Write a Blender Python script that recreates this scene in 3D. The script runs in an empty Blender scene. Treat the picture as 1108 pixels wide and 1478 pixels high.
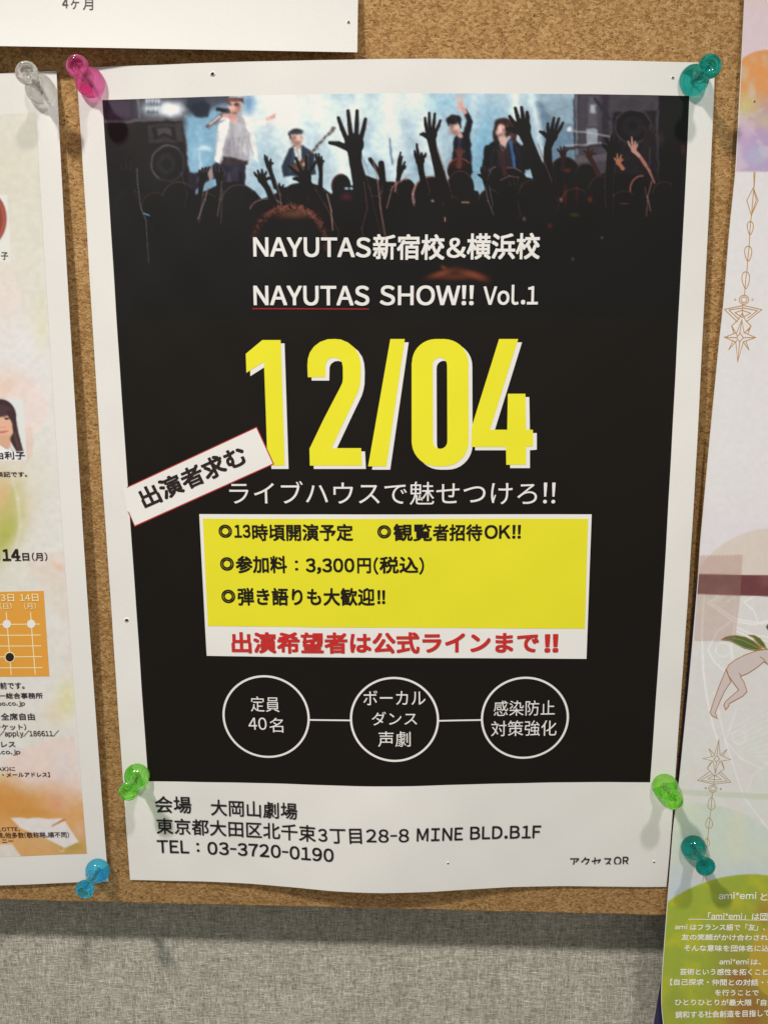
import bpy, bmesh, math, random
import numpy as np
from mathutils import Vector, Matrix
from mathutils.geometry import tessellate_polygon

random.seed(7)
scene = bpy.context.scene
COL = scene.collection
MM = 0.001

# ------------------------------------------------------------------ camera
# millimetres, origin at the middle of the concert poster, board face at y = 0, room towards -y
CAMX, CAMD, CAMZ = 2.4526, 283.336, 47.711
PITCH, YAW, ROLL = -0.169046, 0.021754, 0.003812
FPX, PCX, PCY = 1150.0, 554.0, 739.0
def rot(p, y, r):
    cp, sp, cy, sy, cr, sr = math.cos(p), math.sin(p), math.cos(y), math.sin(y), math.cos(r), math.sin(r)
    Rx = np.array([[1, 0, 0], [0, cp, -sp], [0, sp, cp]])
    Rz = np.array([[cy, -sy, 0], [sy, cy, 0], [0, 0, 1]])
    Ry = np.array([[cr, 0, sr], [0, 1, 0], [-sr, 0, cr]])
    return Rz @ Rx @ Ry
RM = rot(PITCH, YAW, ROLL)
CP = np.array([CAMX, -CAMD, CAMZ])
cd = bpy.data.cameras.new("camera")
cam = bpy.data.objects.new("camera", cd)
COL.objects.link(cam)
scene.camera = cam
cd.sensor_fit = 'VERTICAL'; cd.sensor_height = 36.0; cd.lens = FPX / 1478 * 36.0
cd.clip_start = 0.01; cd.clip_end = 50
m3 = Matrix([[RM[i][0], RM[i][2], -RM[i][1]] for i in range(3)])
cam.matrix_world = Matrix.Translation(Vector(CP) * MM) @ m3.to_4x4()

# ------------------------------------------------------------------ light
world = bpy.data.worlds.new("World"); scene.world = world
world.use_nodes = True
bgn = world.node_tree.nodes['Background']
bgn.inputs['Color'].default_value = (1.0, 0.97, 0.88, 1)
bgn.inputs['Strength'].default_value = 0.235
def lamp(name, loc, aim, energy, radius, cone, color):
    l = bpy.data.lights.new(name, 'SPOT'); l.shadow_soft_size = radius
    l.spot_size = math.radians(cone); l.spot_blend = 1.0
    l.energy = energy; l.color = color
    o = bpy.data.objects.new(name, l); COL.objects.link(o)
    o.location = loc
    o.rotation_euler = (Vector(aim) - Vector(loc)).to_track_quat('-Z', 'Y').to_euler()
    return o
lamp("spot_lamp", (-0.45, -0.60, 0.864), (0.14, 0, -0.44), 48, 0.034, 50, (1.0, 0.945, 0.86))
lamp("spot_lamp", (0.21, -0.60, 0.864), (-0.04, 0, -0.44), 23.5, 0.034, 50, (1.0, 0.96, 0.90))
vs = scene.view_settings
vs.view_transform = 'Standard'; vs.look = 'None'; vs.exposure = 0; vs.gamma = 1

# ------------------------------------------------------------------ helpers: projection
def project(x, y, z):
    d = np.stack([x - CP[0], y - CP[1], z - CP[2]], -1) @ RM
    return PCX + FPX * d[..., 0] / d[..., 1], PCY - FPX * d[..., 2] / d[..., 1]
def ray(px, py):
    d = RM @ np.array([(px - PCX) / FPX, 1.0, -(py - PCY) / FPX])
    return d
def on_plane(px, py, yy):
    d = ray(px, py); t = (yy - CP[1]) / d[1]
    p = CP + t * d
    return p[0], p[2]

class Sheet:
    """a surface standing h(x, z) millimetres off the board"""
    def __init__(s, h): s.h = h
    def at(s, px, py):
        y = 0.0
        for _ in range(12):
            x, z = on_plane(px, py, y)
            y = -float(s.h(np.float64(x), np.float64(z)))
        return np.array([x, z])
    def p3(s, x, z, e=0.0):
        x = np.asarray(x, float); z = np.asarray(z, float)
        return np.stack([x, -(s.h(x, z) + e), z], -1) * MM

# ------------------------------------------------------------------ helpers: colour
def lin(c):
    c = np.asarray(c, float) / 255
    return np.where(c <= 0.04045, c / 12.92, ((c + 0.055) / 1.055) ** 2.4)
WREF = lin((226, 222, 213))
def ink(c):                       # printed colour as reflectance relative to the paper white
    return np.clip(lin(c) / WREF * 0.80, 0, 0.9)

# ------------------------------------------------------------------ helpers: materials
def newmat(name):
    m = bpy.data.materials.new(name); m.use_nodes = True
    nt = m.node_tree; nt.nodes.clear()
    out = nt.nodes.new('ShaderNodeOutputMaterial')
    b = nt.nodes.new('ShaderNodeBsdfPrincipled')
    nt.links.new(b.outputs[0], out.inputs[0])
    return m, nt, b, out
def N(nt, t, **kw):
    n = nt.nodes.new(t)
    for k, v in kw.items():
        if k in n.inputs: n.inputs[k].default_value = v
        else: setattr(n, k, v)
    return n
def ramp(nt, fac, stops):
    r = nt.nodes.new('ShaderNodeValToRGB')
    e = r.color_ramp.elements
    while len(e) < len(stops): e.new(0.5)
    for i, (p, c) in enumerate(stops):
        e[i].position = p; e[i].color = (*c, 1) if len(c) == 3 else c
    nt.links.new(fac, r.inputs[0]); return r
def coords(nt, scale=(1, 1, 1)):
    tc = nt.nodes.new('ShaderNodeTexCoord'); mp = nt.nodes.new('ShaderNodeMapping')
    mp.inputs['Scale'].default_value = scale
    nt.links.new(tc.outputs['Object'], mp.inputs[0]); return mp.outputs[0]
def paper_like(name, col=None, attr=False, rough=0.55, spec=0.35, grain=0.035, bump=0.05):
    m, nt, b, out = newmat(name)
    v = coords(nt, (1000, 1000, 1000))
    n1 = N(nt, 'ShaderNodeTexNoise', Scale=1.3, Detail=5.0, Roughness=0.65)
    n2 = N(nt, 'ShaderNodeTexNoise', Scale=0.02, Detail=2.0)
    nt.links.new(v, n1.inputs['Vector']); nt.links.new(v, n2.inputs['Vector'])
    ad = N(nt, 'ShaderNodeMath', operation='ADD')
    nt.links.new(n1.outputs[0], ad.inputs[0]); nt.links.new(n2.outputs[0], ad.inputs[1])
    mr = N(nt, 'ShaderNodeMapRange')
    mr.inputs['From Min'].default_value = 0.6; mr.inputs['From Max'].default_value = 1.4
    mr.inputs['To Min'].default_value = 1 - grain; mr.inputs['To Max'].default_value = 1 + grain
    nt.links.new(ad.outputs[0], mr.inputs['Value'])
    mx = N(nt, 'ShaderNodeVectorMath', operation='SCALE')
    nt.links.new(mr.outputs[0], mx.inputs['Scale'])
    if attr:
        a = N(nt, 'ShaderNodeAttribute', attribute_name='print'); nt.links.new(a.outputs['Color'], mx.inputs[0])
    else:
        mx.inputs[0].default_value = tuple(col)
    nt.links.new(mx.outputs[0], b.inputs['Base Color'])
    b.inputs['Roughness'].default_value = rough
    b.inputs['Specular IOR Level'].default_value = spec
    bp = N(nt, 'ShaderNodeBump', Strength=bump, Distance=0.0002)
    nt.links.new(n1.outputs[0], bp.inputs['Height']); nt.links.new(bp.outputs[0], b.inputs['Normal'])
    return m
_inks = {}
def M(c, kind='ink'):
    k = (tuple(c), kind)
    if k not in _inks:
        _inks[k] = paper_like('print_ink', ink(c), rough=0.5, spec=0.3, grain=0.03, bump=0.03)
    return _inks[k]
MAT_PAPER = paper_like('white_paper', (0.80, 0.79, 0.775))
MAT_PAPER_COOL = paper_like('white_paper_cool', (0.79, 0.785, 0.78))
MAT_LEAF = paper_like('coated_paper', (0.76, 0.75, 0.73), rough=0.4)
MAT_PRINT = paper_like('printed_colour', attr=True, rough=0.5, spec=0.30, grain=0.02, bump=0.03)
MAT_PRINT_GLOSS = paper_like('printed_colour_coated', attr=True, rough=0.38, spec=0.45, grain=0.015, bump=0.02)
BLACK = (0.0060, 0.0036, 0.0022)
MAT_BLACK = paper_like('black_print', BLACK, rough=0.5, spec=0.30, grain=0.05, bump=0.03)
MAT_WHITEINK = paper_like('unprinted_paper', (0.84, 0.83, 0.82))
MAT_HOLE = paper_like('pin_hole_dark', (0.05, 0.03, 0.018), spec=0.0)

# ------------------------------------------------------------------ helpers: objects
def tag(o, label=None, cat=None, group=None, kind=None):
    if label: o['label'] = label
    if cat: o['category'] = cat
    if group: o['group'] = group
    if kind: o['kind'] = kind
    return o
def empty(name, loc_mm):
    o = bpy.data.objects.new(name, None); COL.objects.link(o)
    o.location = Vector(loc_mm) * MM; o.empty_display_size = 0.01
    return o
def link(name, me, mat, parent=None, smooth=True):
    if mat is not None: me.materials.append(mat)
    o = bpy.data.objects.new(name, me); COL.objects.link(o)
    if parent is not None:
        o.parent = parent
        o.matrix_parent_inverse = Matrix.Translation(-Vector(parent.location))
        if parent.parent is not None:
            o.matrix_parent_inverse = Matrix.Identity(4)
    if smooth:
        me.polygons.foreach_set('use_smooth', [True] * len(me.polygons))
    return o
def mesh_np(name, V, F):
    me = bpy.data.meshes.new(name)
    V = np.asarray(V, np.float32); F = np.asarray(F, np.int32)
    me.vertices.add(len(V)); me.vertices.foreach_set('co', V.ravel())
    k = F.shape[1]
    me.loops.add(F.size); me.loops.foreach_set('vertex_index', F.ravel())
    me.polygons.add(len(F)); me.polygons.foreach_set('loop_start', np.arange(len(F), dtype=np.int32) * k)
    me.update(calc_edges=True); me.validate()
    return me
def grid_faces(nu, nv, off=0, flip=False):
    i = np.arange(nu - 1)[None, :] + nu * np.arange(nv - 1)[:, None]
    i = i.ravel() + off
    F = np.stack([i, i + nu, i + nu + 1, i + 1], 1)
    return F[:, ::-1] if flip else F

def lerp(a, b, t): return a + (b - a) * t
def quad_pts(TL, TR, BL, BR, us, vs_):
    U, Vv = np.meshgrid(us, vs_)
    U = U[..., None]; Vv = Vv[..., None]
    top = TL + (TR - TL) * U; bot = BL + (BR - BL) * U
    return top + (bot - top) * Vv
def paper_mesh(name, sheet, XZ, mat, parent, thick=0.11):
    nv, nu = XZ.shape[:2]
    front = sheet.p3(XZ[..., 0], XZ[..., 1], 0).reshape(-1, 3)
    back = front + np.array([0, thick * MM, 0])
    n = nu * nv
    F = [grid_faces(nu, nv), grid_faces(nu, nv, n, True)]
    idx = np.arange(n).reshape(nv, nu)
    loop = np.concatenate([idx[0, :], idx[1:, -1], idx[-1, -2::-1], idx[-2:0:-1, 0]])
    nx = np.roll(loop, -1)
    F.append(np.stack([loop, nx, nx + n, loop + n], 1))
    me = mesh_np(name, np.concatenate([front, back]), np.concatenate(F))
    o = link(name, me, mat, parent)
    # keep the cut edge crisp
    me.polygons.foreach_set('use_smooth', [True] * len(F[0]) + [True] * len(F[1]) + [False] * len(F[2]))
    att = me.attributes.new('sharp_edge', 'BOOLEAN', 'EDGE')
    s = set(map(int, loop)) | set(int(k) + n for k in loop)
    ev = np.empty(len(me.edges) * 2, np.int32); me.edges.foreach_get('vertices', ev); ev = ev.reshape(-1, 2)
    isb = np.zeros(2 * n, bool); isb[list(s)] = True
    same = (ev[:, 0] < n) == (ev[:, 1] < n)
    att.data.foreach_set('value', isb[ev[:, 0]] & isb[ev[:, 1]] & same)
    return o
def flat_print(name, sheet, XZ, mat, parent, eps, colours=None):
    nv, nu = XZ.shape[:2]
    V = sheet.p3(XZ[..., 0], XZ[..., 1], eps).reshape(-1, 3)
    me = mesh_np(name, V, grid_faces(nu, nv))
    if colours is not None:
        a = me.color_attributes.new('print', 'FLOAT_COLOR', 'POINT')
        c = np.ones((nu * nv, 4), np.float32); c[:, :3] = colours.reshape(-1, 3)
        a.data.foreach_set('color', c.ravel())
    return link(name, me, mat, parent)
def conform(name, bm, sheet, mat, parent, eps, cell=3.0):
    """bm holds flat geometry in paper millimetres (x, z in .x/.y); cut it into small cells and bend it onto the sheet"""
    if cell and len(bm.verts):
        for ax in (0, 1):
            lo = min(v.co[ax] for v in bm.verts); hi = max(v.co[ax] for v in bm.verts)
            k = math.ceil(lo / cell + .05)
            while k * cell < hi - .05:
                co = [0, 0, 0]; no = [0, 0, 0]; co[ax] = k * cell; no[ax] = 1
                bmesh.ops.bisect_plane(bm, geom=bm.verts[:] + bm.edges[:] + bm.faces[:], dist=1e-5, plane_co=co, plane_no=no)
                k += 1
    co = np.array([(v.co.x, v.co.y, v.co.z) for v in bm.verts]).reshape(-1, 3)
    P = sheet.p3(co[:, 0], co[:, 1], eps + co[:, 2])
    for v, p in zip(bm.verts, P): v.co = p
    bmesh.ops.delete(bm, geom=[f for f in bm.faces if f.calc_area() < 2e-12], context='FACES_ONLY')
    bm.normal_update()
    for f in bm.faces:
        if f.normal.y > 0: f.normal_flip()
    me = bpy.data.meshes.new(name); bm.to_mesh(me); bm.free()
    return link(name, me, mat, parent, bool(cell))
def poly_mm(name, pts, sheet, mat, parent, eps):
    tri = tessellate_polygon([[Vector((p[0], p[1], 0)) for p in pts]])
    bm = bmesh.new(); vs2 = [bm.verts.new((p[0], p[1], 0)) for p in pts]
    for t in tri:
        try: bm.faces.new([vs2[i] for i in t])
        except ValueError: pass
    return conform(name, bm, sheet, mat, parent, eps)
def poly(name, px, sheet, mat, parent, eps):
    return poly_mm(name, [sheet.at(*p) for p in px], sheet, mat, parent, eps)
def ribbon_bm(bm, pts, w, closed=False):
    pts = [np.array(p, float) for p in pts]; n = len(pts)
    L = []; R = []
    for i in range(n):
        a = pts[i - 1] if (i > 0 or closed) else pts[i]
        c = pts[(i + 1) % n] if (i < n - 1 or closed) else pts[i]
        d1 = pts[i] - a; d2 = c - pts[i]
        l1 = np.linalg.norm(d1); l2 = np.linalg.norm(d2)
        d1 = d1 / l1 if l1 > 1e-9 else d2 / max(l2, 1e-9)
        d2 = d2 / l2 if l2 > 1e-9 else d1
        t = d1 + d2; lt = np.linalg.norm(t)
        t = t / lt if lt > 1e-6 else d1
        nn = np.array([-t[1], t[0]])
        k = 1 / max(0.45, abs(np.dot(nn, np.array([-d1[1], d1[0]]))))
        L.append(bm.verts.new((*(pts[i] + nn * w / 2 * k), 0)))
        R.append(bm.verts.new((*(pts[i] - nn * w / 2 * k), 0)))
    for i in range(n if closed else n - 1):
        j = (i + 1) % n
        bm.faces.new((L[i], L[j], R[j], R[i]))
def strokes(name, lines, sheet, mat, parent, eps, w):
    bm = bmesh.new()
    for ln in lines:
        closed = False
        if ln and ln[-1] == 'c': closed = True; ln = ln[:-1]
        ribbon_bm(bm, [sheet.at(*p) for p in ln], w, closed)
    return conform(name, bm, sheet, mat, parent, eps)
def circle_px(cx, cy, rx, ry, n=28, a0=0.0):
    return [(cx + rx * math.cos(a0 + 2 * math.pi * i / n), cy + ry * math.sin(a0 + 2 * math.pi * i / n)) for i in range(n)]

_tc = {}
def char_mesh(ch):
    if ch not in _tc:
        c = bpy.data.curves.new('t', 'FONT'); c.body = ch; c.resolution_u = 5
        o = bpy.data.objects.new('t', c); COL.objects.link(o)
        dg = bpy.context.evaluated_depsgraph_get(); ev = o.evaluated_get(dg)
        me = ev.to_mesh()
        V = np.array([(v.co.x, v.co.y) for v in me.vertices]).reshape(-1, 2); F = [tuple(p.vertices) for p in me.polygons]
        ev.to_mesh_clear(); bpy.data.objects.remove(o); bpy.data.curves.remove(c)
        _tc[ch] = (V, F)
    return _tc[ch]
SIDE = {'A': .015, 'V': .015, 'Y': .01, 'T': .03, 'W': .02, '/': -.04, '7': .04, '4': .03, '1': .05, 'L': .05, 'I': .09, 'l': .08, 'i': .08, '!': .07, '.': .06, ',': .05, '(': .05, ')': .05, '-': .04, 'N': .08, 'M': .08, 'H': .08, 'U': .075, 'E': .07, 'B': .075, 'D': .07, 'F': .06, 'R': .07, 'O': .05, 'o': .045, 'a': .05, 'p': .06, 'y': .015, 'j': .03, '*': .03}
def layout(s):
    """wide latin letters set with proportional spacing, japanese on the full square"""
    x = 0.0; V = []; F = []; n = 0
    for ch in s:
        if ch == ' ': x += 0.27; continue
        if 33 <= ord(ch) <= 126:
            v, f = char_mesh(chr(ord(ch) + 0xFEE0)); sd = SIDE.get(ch, .055)
            mn = v[:, 0].min(); w = v[:, 0].max() - mn
            k = 0.86 if ch.isalnum() else 0.95
            v = v.copy(); v[:, 0] = (v[:, 0] - mn) * k + x + sd; w *= k
            if ch == '-': v[:, 0] = (v[:, 0] - x - sd) * .42 + x + sd; w *= .42
            if ch == '*': v[:, 0] = (v[:, 0] - x - sd) * .5 + x + sd; v[:, 1] = v[:, 1] * .5 + .40; w *= .5
            x += w + 2 * sd
        else:
            v, f = char_mesh(ch); v = v.copy(); v[:, 0] += x; x += 1.0
        V.append(v); F += [tuple(q + n for q in t) for t in f]; n += len(v)
    return np.concatenate(V), F
def text(s, xl, yl, xr, yr, h, sheet, mat, parent, bold=0.0, eps=0.16, clip=0.0, name='lettering'):
    """ink box: bottom left (xl, yl), bottom right (xr, yr), height h; heavier weights are a few closely stacked prints"""
    V, F = layout(s)
    b = max(0.0, bold) * 1.0
    mn = V.min(0) - b; mxx = V.max(0) + b
    A = sheet.at(xl, yl); B = sheet.at(xr, yr)
    u = B - A; un = u / np.linalg.norm(u); vn = np.array([-un[1], un[0]])
    top = sheet.at((xl + xr) / 2, (yl + yr) / 2 - h); mid = sheet.at((xl + xr) / 2, (yl + yr) / 2)
    hh = float(np.linalg.norm(top - mid))
    bm = bmesh.new()
    offs = [(0, 0)] if b < .003 else [(0, 0), (b, b), (-b, b), (b, -b), (-b, -b)] if b < .016 else [(0, 0), (b, b), (-b, b), (b, -b), (-b, -b), (b, 0), (-b, 0), (0, b), (0, -b)]
    for q, (ox, oy) in enumerate(offs):
        U = (V + (ox, oy) - mn) / np.maximum(mxx - mn, 1e-6)
        Q = A + U[:, :1] * u + U[:, 1:] * hh * vn
        vs2 = [bm.verts.new((p[0], p[1], q * 0.010)) for p in Q]
        for f in F:
            try: bm.faces.new([vs2[i] for i in f])
            except ValueError: pass
    if clip > 0:
        c0 = A + vn * hh * clip
        bmesh.ops.bisect_plane(bm, geom=bm.verts[:] + bm.edges[:] + bm.faces[:], plane_co=(c0[0], c0[1], 0),
                               plane_no=(-vn[0], -vn[1], 0), clear_outer=True)
    return conform(name, bm, sheet, mat, parent, eps, 0)
def pin_hole(sheet, px, py, r, parent, seed=0):
    rnd = random.Random(seed)
    c = sheet.at(px, py); n = 12
    hole = bmesh.new()
    rr = [r * rnd.uniform(0.75, 1.2) for _ in range(n)]
    hole.faces.new([hole.verts.new((c[0] + rr[i] * math.cos(i * math.tau / n), c[1] + rr[i] * 0.85 * math.sin(i * math.tau / n), 0)) for i in range(n)])
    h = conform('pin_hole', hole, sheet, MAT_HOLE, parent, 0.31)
    V = []; F = []
    prof = [(1.0, 0.0), (1.05, 0.24), (1.22, 0.26), (1.6, 0.06), (2.0, -0.02)]
    for i in range(n):
        a = i * math.tau / n; k = rnd.uniform(0.7, 1.25)
        for (f, e) in prof:
            x = c[0] + rr[i] * f * math.cos(a); z = c[1] + rr[i] * f * 0.85 * math.sin(a)
            V.append(sheet.p3(x, z, e * (k if e > .2 else 1)))
    q = len(prof)
    for i in range(n):
        for j in range(q - 1):
            F.append((i * q + j, i * q + j + 1, ((i + 1) % n) * q + j + 1, ((i + 1) % n) * q + j))
    me = mesh_np('torn_rim', V, F)
    link('torn_rim', me, MAT_PAPER, parent)
    return h

# ------------------------------------------------------------------ helpers: painting flat prints in numpy
class Canvas:
    def __init__(s, x0, y0, x1, y1, col):
        s.x0, s.y0 = x0, y0; s.w = int(x1 - x0); s.h = int(y1 - y0)
        s.a = np.empty((s.h, s.w, 3)); s.a[:] = col
        s.Y, s.X = np.mgrid[0:s.h, 0:s.w].astype(float); s.X += x0; s.Y += y0
    def box(s, xa, ya, xb, yb):
        i0 = max(0, int(ya - s.y0)); i1 = min(s.h, int(yb - s.y0) + 2)
        j0 = max(0, int(xa - s.x0)); j1 = min(s.w, int(xb - s.x0) + 2)
        if i1 <= i0 or j1 <= j0: return None
        return slice(i0, i1), slice(j0, j1)
    def put(s, sl, mask, col):
        m = mask[..., None]
        s.a[sl] = s.a[sl] * (1 - m) + np.asarray(col, float) * m
    def poly(s, pts, col, soft=1.0, al=1.0):
        p = np.array(pts, float)
        sl = s.box(p[:, 0].min() - soft - 1, p[:, 1].min() - soft - 1, p[:, 0].max() + soft + 1, p[:, 1].max() + soft + 1)
        if sl is None: return
        X, Y = s.X[sl], s.Y[sl]
        d2 = np.full(X.shape, 1e9); ins = np.zeros(X.shape, bool)
        for i in range(len(p)):
            ax, ay = p[i]; bx, by = p[(i + 1) % len(p)]
            ex, ey = bx - ax, by - ay
            t = np.clip(((X - ax) * ex + (Y - ay) * ey) / max(ex * ex + ey * ey, 1e-9), 0, 1)
            d2 = np.minimum(d2, (X - ax - t * ex) ** 2 + (Y - ay - t * ey) ** 2)
            if ay != by:
                c = ((ay > Y) != (by > Y)) & (X < ax + (Y - ay) * ex / ey)
                ins ^= c
        d = np.sqrt(d2) * np.where(ins, -1, 1)
        s.put(sl, al * np.clip(0.5 - d / soft, 0, 1), col)
    def cap(s, a, b, r0, r1, col, soft=1.0, al=1.0):
        R = max(r0, r1) + soft + 1
        sl = s.box(min(a[0], b[0]) - R, min(a[1], b[1]) - R, max(a[0], b[0]) + R, max(a[1], b[1]) + R)
        if sl is None: return
        X, Y = s.X[sl], s.Y[sl]
        ex, ey = b[0] - a[0], b[1] - a[1]
        t = np.clip(((X - a[0]) * ex + (Y - a[1]) * ey) / max(ex * ex + ey * ey, 1e-9), 0, 1)
        d = np.hypot(X - a[0] - t * ex, Y - a[1] - t * ey) - (r0 + (r1 - r0) * t)
        s.put(sl, al * np.clip(0.5 - d / soft, 0, 1), col)
    def chain(s, pts, rs, col, soft=1.0, al=1.0):
        if not hasattr(rs, '__len__'): rs = [rs] * len(pts)
        for i in range(len(pts) - 1): s.cap(pts[i], pts[i + 1], rs[i], rs[i + 1], col, soft, al)
    def ell(s, cx, cy, rx, ry, col, soft=1.0, al=1.0, ang=0.0):
        R = max(rx, ry) + soft + 1
        sl = s.box(cx - R, cy - R, cx + R, cy + R)
        if sl is None: return
        X, Y = s.X[sl] - cx, s.Y[sl] - cy
        c, q = math.cos(ang), math.sin(ang)
        u = X * c + Y * q; v = -X * q + Y * c
        k = np.sqrt((u / rx) ** 2 + (v / ry) ** 2)
        d = (k - 1) * min(rx, ry)
        s.put(sl, al * np.clip(0.5 - d / soft, 0, 1), col)
    def glow(s, cx, cy, rx, ry, col, al=1.0, ang=0.0):
        sl = s.box(cx - 3 * max(rx, ry), cy - 3 * max(rx, ry), cx + 3 * max(rx, ry), cy + 3 * max(rx, ry))
        if sl is None: return
        X, Y = s.X[sl] - cx, s.Y[sl] - cy
        c, q = math.cos(ang), math.sin(ang)
        u = X * c + Y * q; v = -X * q + Y * c
        s.put(sl, al * np.exp(-(u / rx) ** 2 - (v / ry) ** 2), col)
    def arc(s, cx, cy, rx, ry, a0, a1, w, col, soft=1.0, al=1.0, n=14):
        pts = [(cx + rx * math.cos(a0 + (a1 - a0) * i / n), cy + ry * math.sin(a0 + (a1 - a0) * i / n)) for i in range(n + 1)]
        # one stroke without doubled joints
        P = np.array(pts)
        R = w + soft + 1
        sl = s.box(P[:, 0].min() - R, P[:, 1].min() - R, P[:, 0].max() + R, P[:, 1].max() + R)
        if sl is None: return
        X, Y = s.X[sl], s.Y[sl]; d = np.full(X.shape, 1e9)
        for i in range(n):
            ex, ey = P[i + 1] - P[i]
            t = np.clip(((X - P[i][0]) * ex + (Y - P[i][1]) * ey) / max(ex * ex + ey * ey, 1e-9), 0, 1)
            d = np.minimum(d, np.hypot(X - P[i][0] - t * ex, Y - P[i][1] - t * ey))
        s.put(sl, al * np.clip(0.5 - (d - w) / soft, 0, 1), col)
    def sample(s, px, py):
        x = np.clip(px - s.x0, 0, s.w - 1.001); y = np.clip(py - s.y0, 0, s.h - 1.001)
        i = y.astype(int); j = x.astype(int); fy = (y - i)[..., None]; fx = (x - j)[..., None]
        a = s.a
        return (a[i, j] * (1 - fx) + a[i, j + 1] * fx) * (1 - fy) + (a[i + 1, j] * (1 - fx) + a[i + 1, j + 1] * fx) * fy
def vnoise(h, w, cell, seed):
    r = np.random.RandomState(seed)
    gh, gw = int(h / cell) + 3, int(w / cell) + 3
    g = r.rand(gh, gw)
    y = np.arange(h) / cell; x = np.arange(w) / cell
    i = y.astype(int); j = x.astype(int)
    fy = y - i; fx = x - j
    fy = (fy * fy * (3 - 2 * fy))[:, None]; fx = (fx * fx * (3 - 2 * fx))[None]
    a = g[np.ix_(i, j)]; b = g[np.ix_(i, j + 1)]; c = g[np.ix_(i + 1, j)]; d = g[np.ix_(i + 1, j + 1)]
    return (a * (1 - fx) + b * fx) * (1 - fy) + (c * (1 - fx) + d * fx) * fy
def fbm(h, w, cell, seed, oct=4):
    o = np.zeros((h, w)); k = 1.0; t = 0
    for q in range(oct):
        o += k * vnoise(h, w, max(cell / 2 ** q, 1.5), seed + q); t += k; k *= 0.55
    return o / t

# ================================================================== the setting: wall
def mat_wall():
    m, nt, b, out = newmat('woven_wallpaper')
    def streak(sc, scale, det=3.0):
        v = coords(nt, sc); n = N(nt, 'ShaderNodeTexNoise', Scale=scale, Detail=det, Roughness=0.6)
        nt.links.new(v, n.inputs['Vector']); return n.outputs[0]
    a = streak((3600, 800, 420), 1.0); c = streak((420, 800, 3600), 1.0)
    w = streak((1500, 700, 160), 1.0, 2.0); q = streak((160, 700, 1500), 1.0, 2.0)
    g = streak((90, 90, 90), 1.0, 3.0)
    mxm = N(nt, 'ShaderNodeMath', operation='MAXIMUM'); nt.links.new(a, mxm.inputs[0]); nt.links.new(c, mxm.inputs[1])
    s1 = N(nt, 'ShaderNodeMath', operation='ADD'); nt.links.new(w, s1.inputs[0]); nt.links.new(q, s1.inputs[1])
    s2 = N(nt, 'ShaderNodeMath', operation='MULTIPLY_ADD'); s2.inputs[1].default_value = 0.22
    nt.links.new(s1.outputs[0], s2.inputs[0]); nt.links.new(mxm.outputs[0], s2.inputs[2])
    s3 = N(nt, 'ShaderNodeMath', operation='MULTIPLY_ADD'); s3.inputs[1].default_value = 0.10
    nt.links.new(g, s3.inputs[0]); nt.links.new(s2.outputs[0], s3.inputs[2])
    r = ramp(nt, s3.outputs[0], [(0.0, (0, 0, 0)), (1.0, (1, 1, 1))])
    mr = N(nt, 'ShaderNodeMapRange'); mr.inputs['From Min'].default_value = 0.65; mr.inputs['From Max'].default_value = 1.01
    nt.links.new(s3.outputs[0], mr.inputs['Value'])
    nt.nodes.remove(r)
    cr = ramp(nt, mr.outputs[0], [(0.06, (0.22, 0.208, 0.168)), (0.42, (0.44, 0.42, 0.355)), (0.70, (0.60, 0.58, 0.50)), (0.98, (0.90, 0.88, 0.80))])
    nt.links.new(cr.outputs[0], b.inputs['Base Color'])
    b.inputs['Roughness'].default_value = 0.75; b.inputs['Specular IOR Level'].default_value = 0.25
    bp = N(nt, 'ShaderNodeBump', Strength=0.55, Distance=0.0003)
    nt.links.new(mr.outputs[0], bp.inputs['Height']); nt.links.new(bp.outputs[0], b.inputs['Normal'])
    return m
BT = 18.0   # board thickness, the wallpaper is this far behind the board's face
def plate(name, x0, x1, z0, z1, y, mat):
    me = mesh_np(name, [(x0 * MM, y * MM, z1 * MM), (x0 * MM, y * MM, z0 * MM), (x1 * MM, y * MM, z0 * MM), (x1 * MM, y * MM, z1 * MM)], [(0, 1, 2, 3)])
    return link(name, me, mat, None, False)
wall = plate('wall', -1500, 1500, -1200, 1300, BT, mat_wall())
tag(wall, kind='structure')

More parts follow.
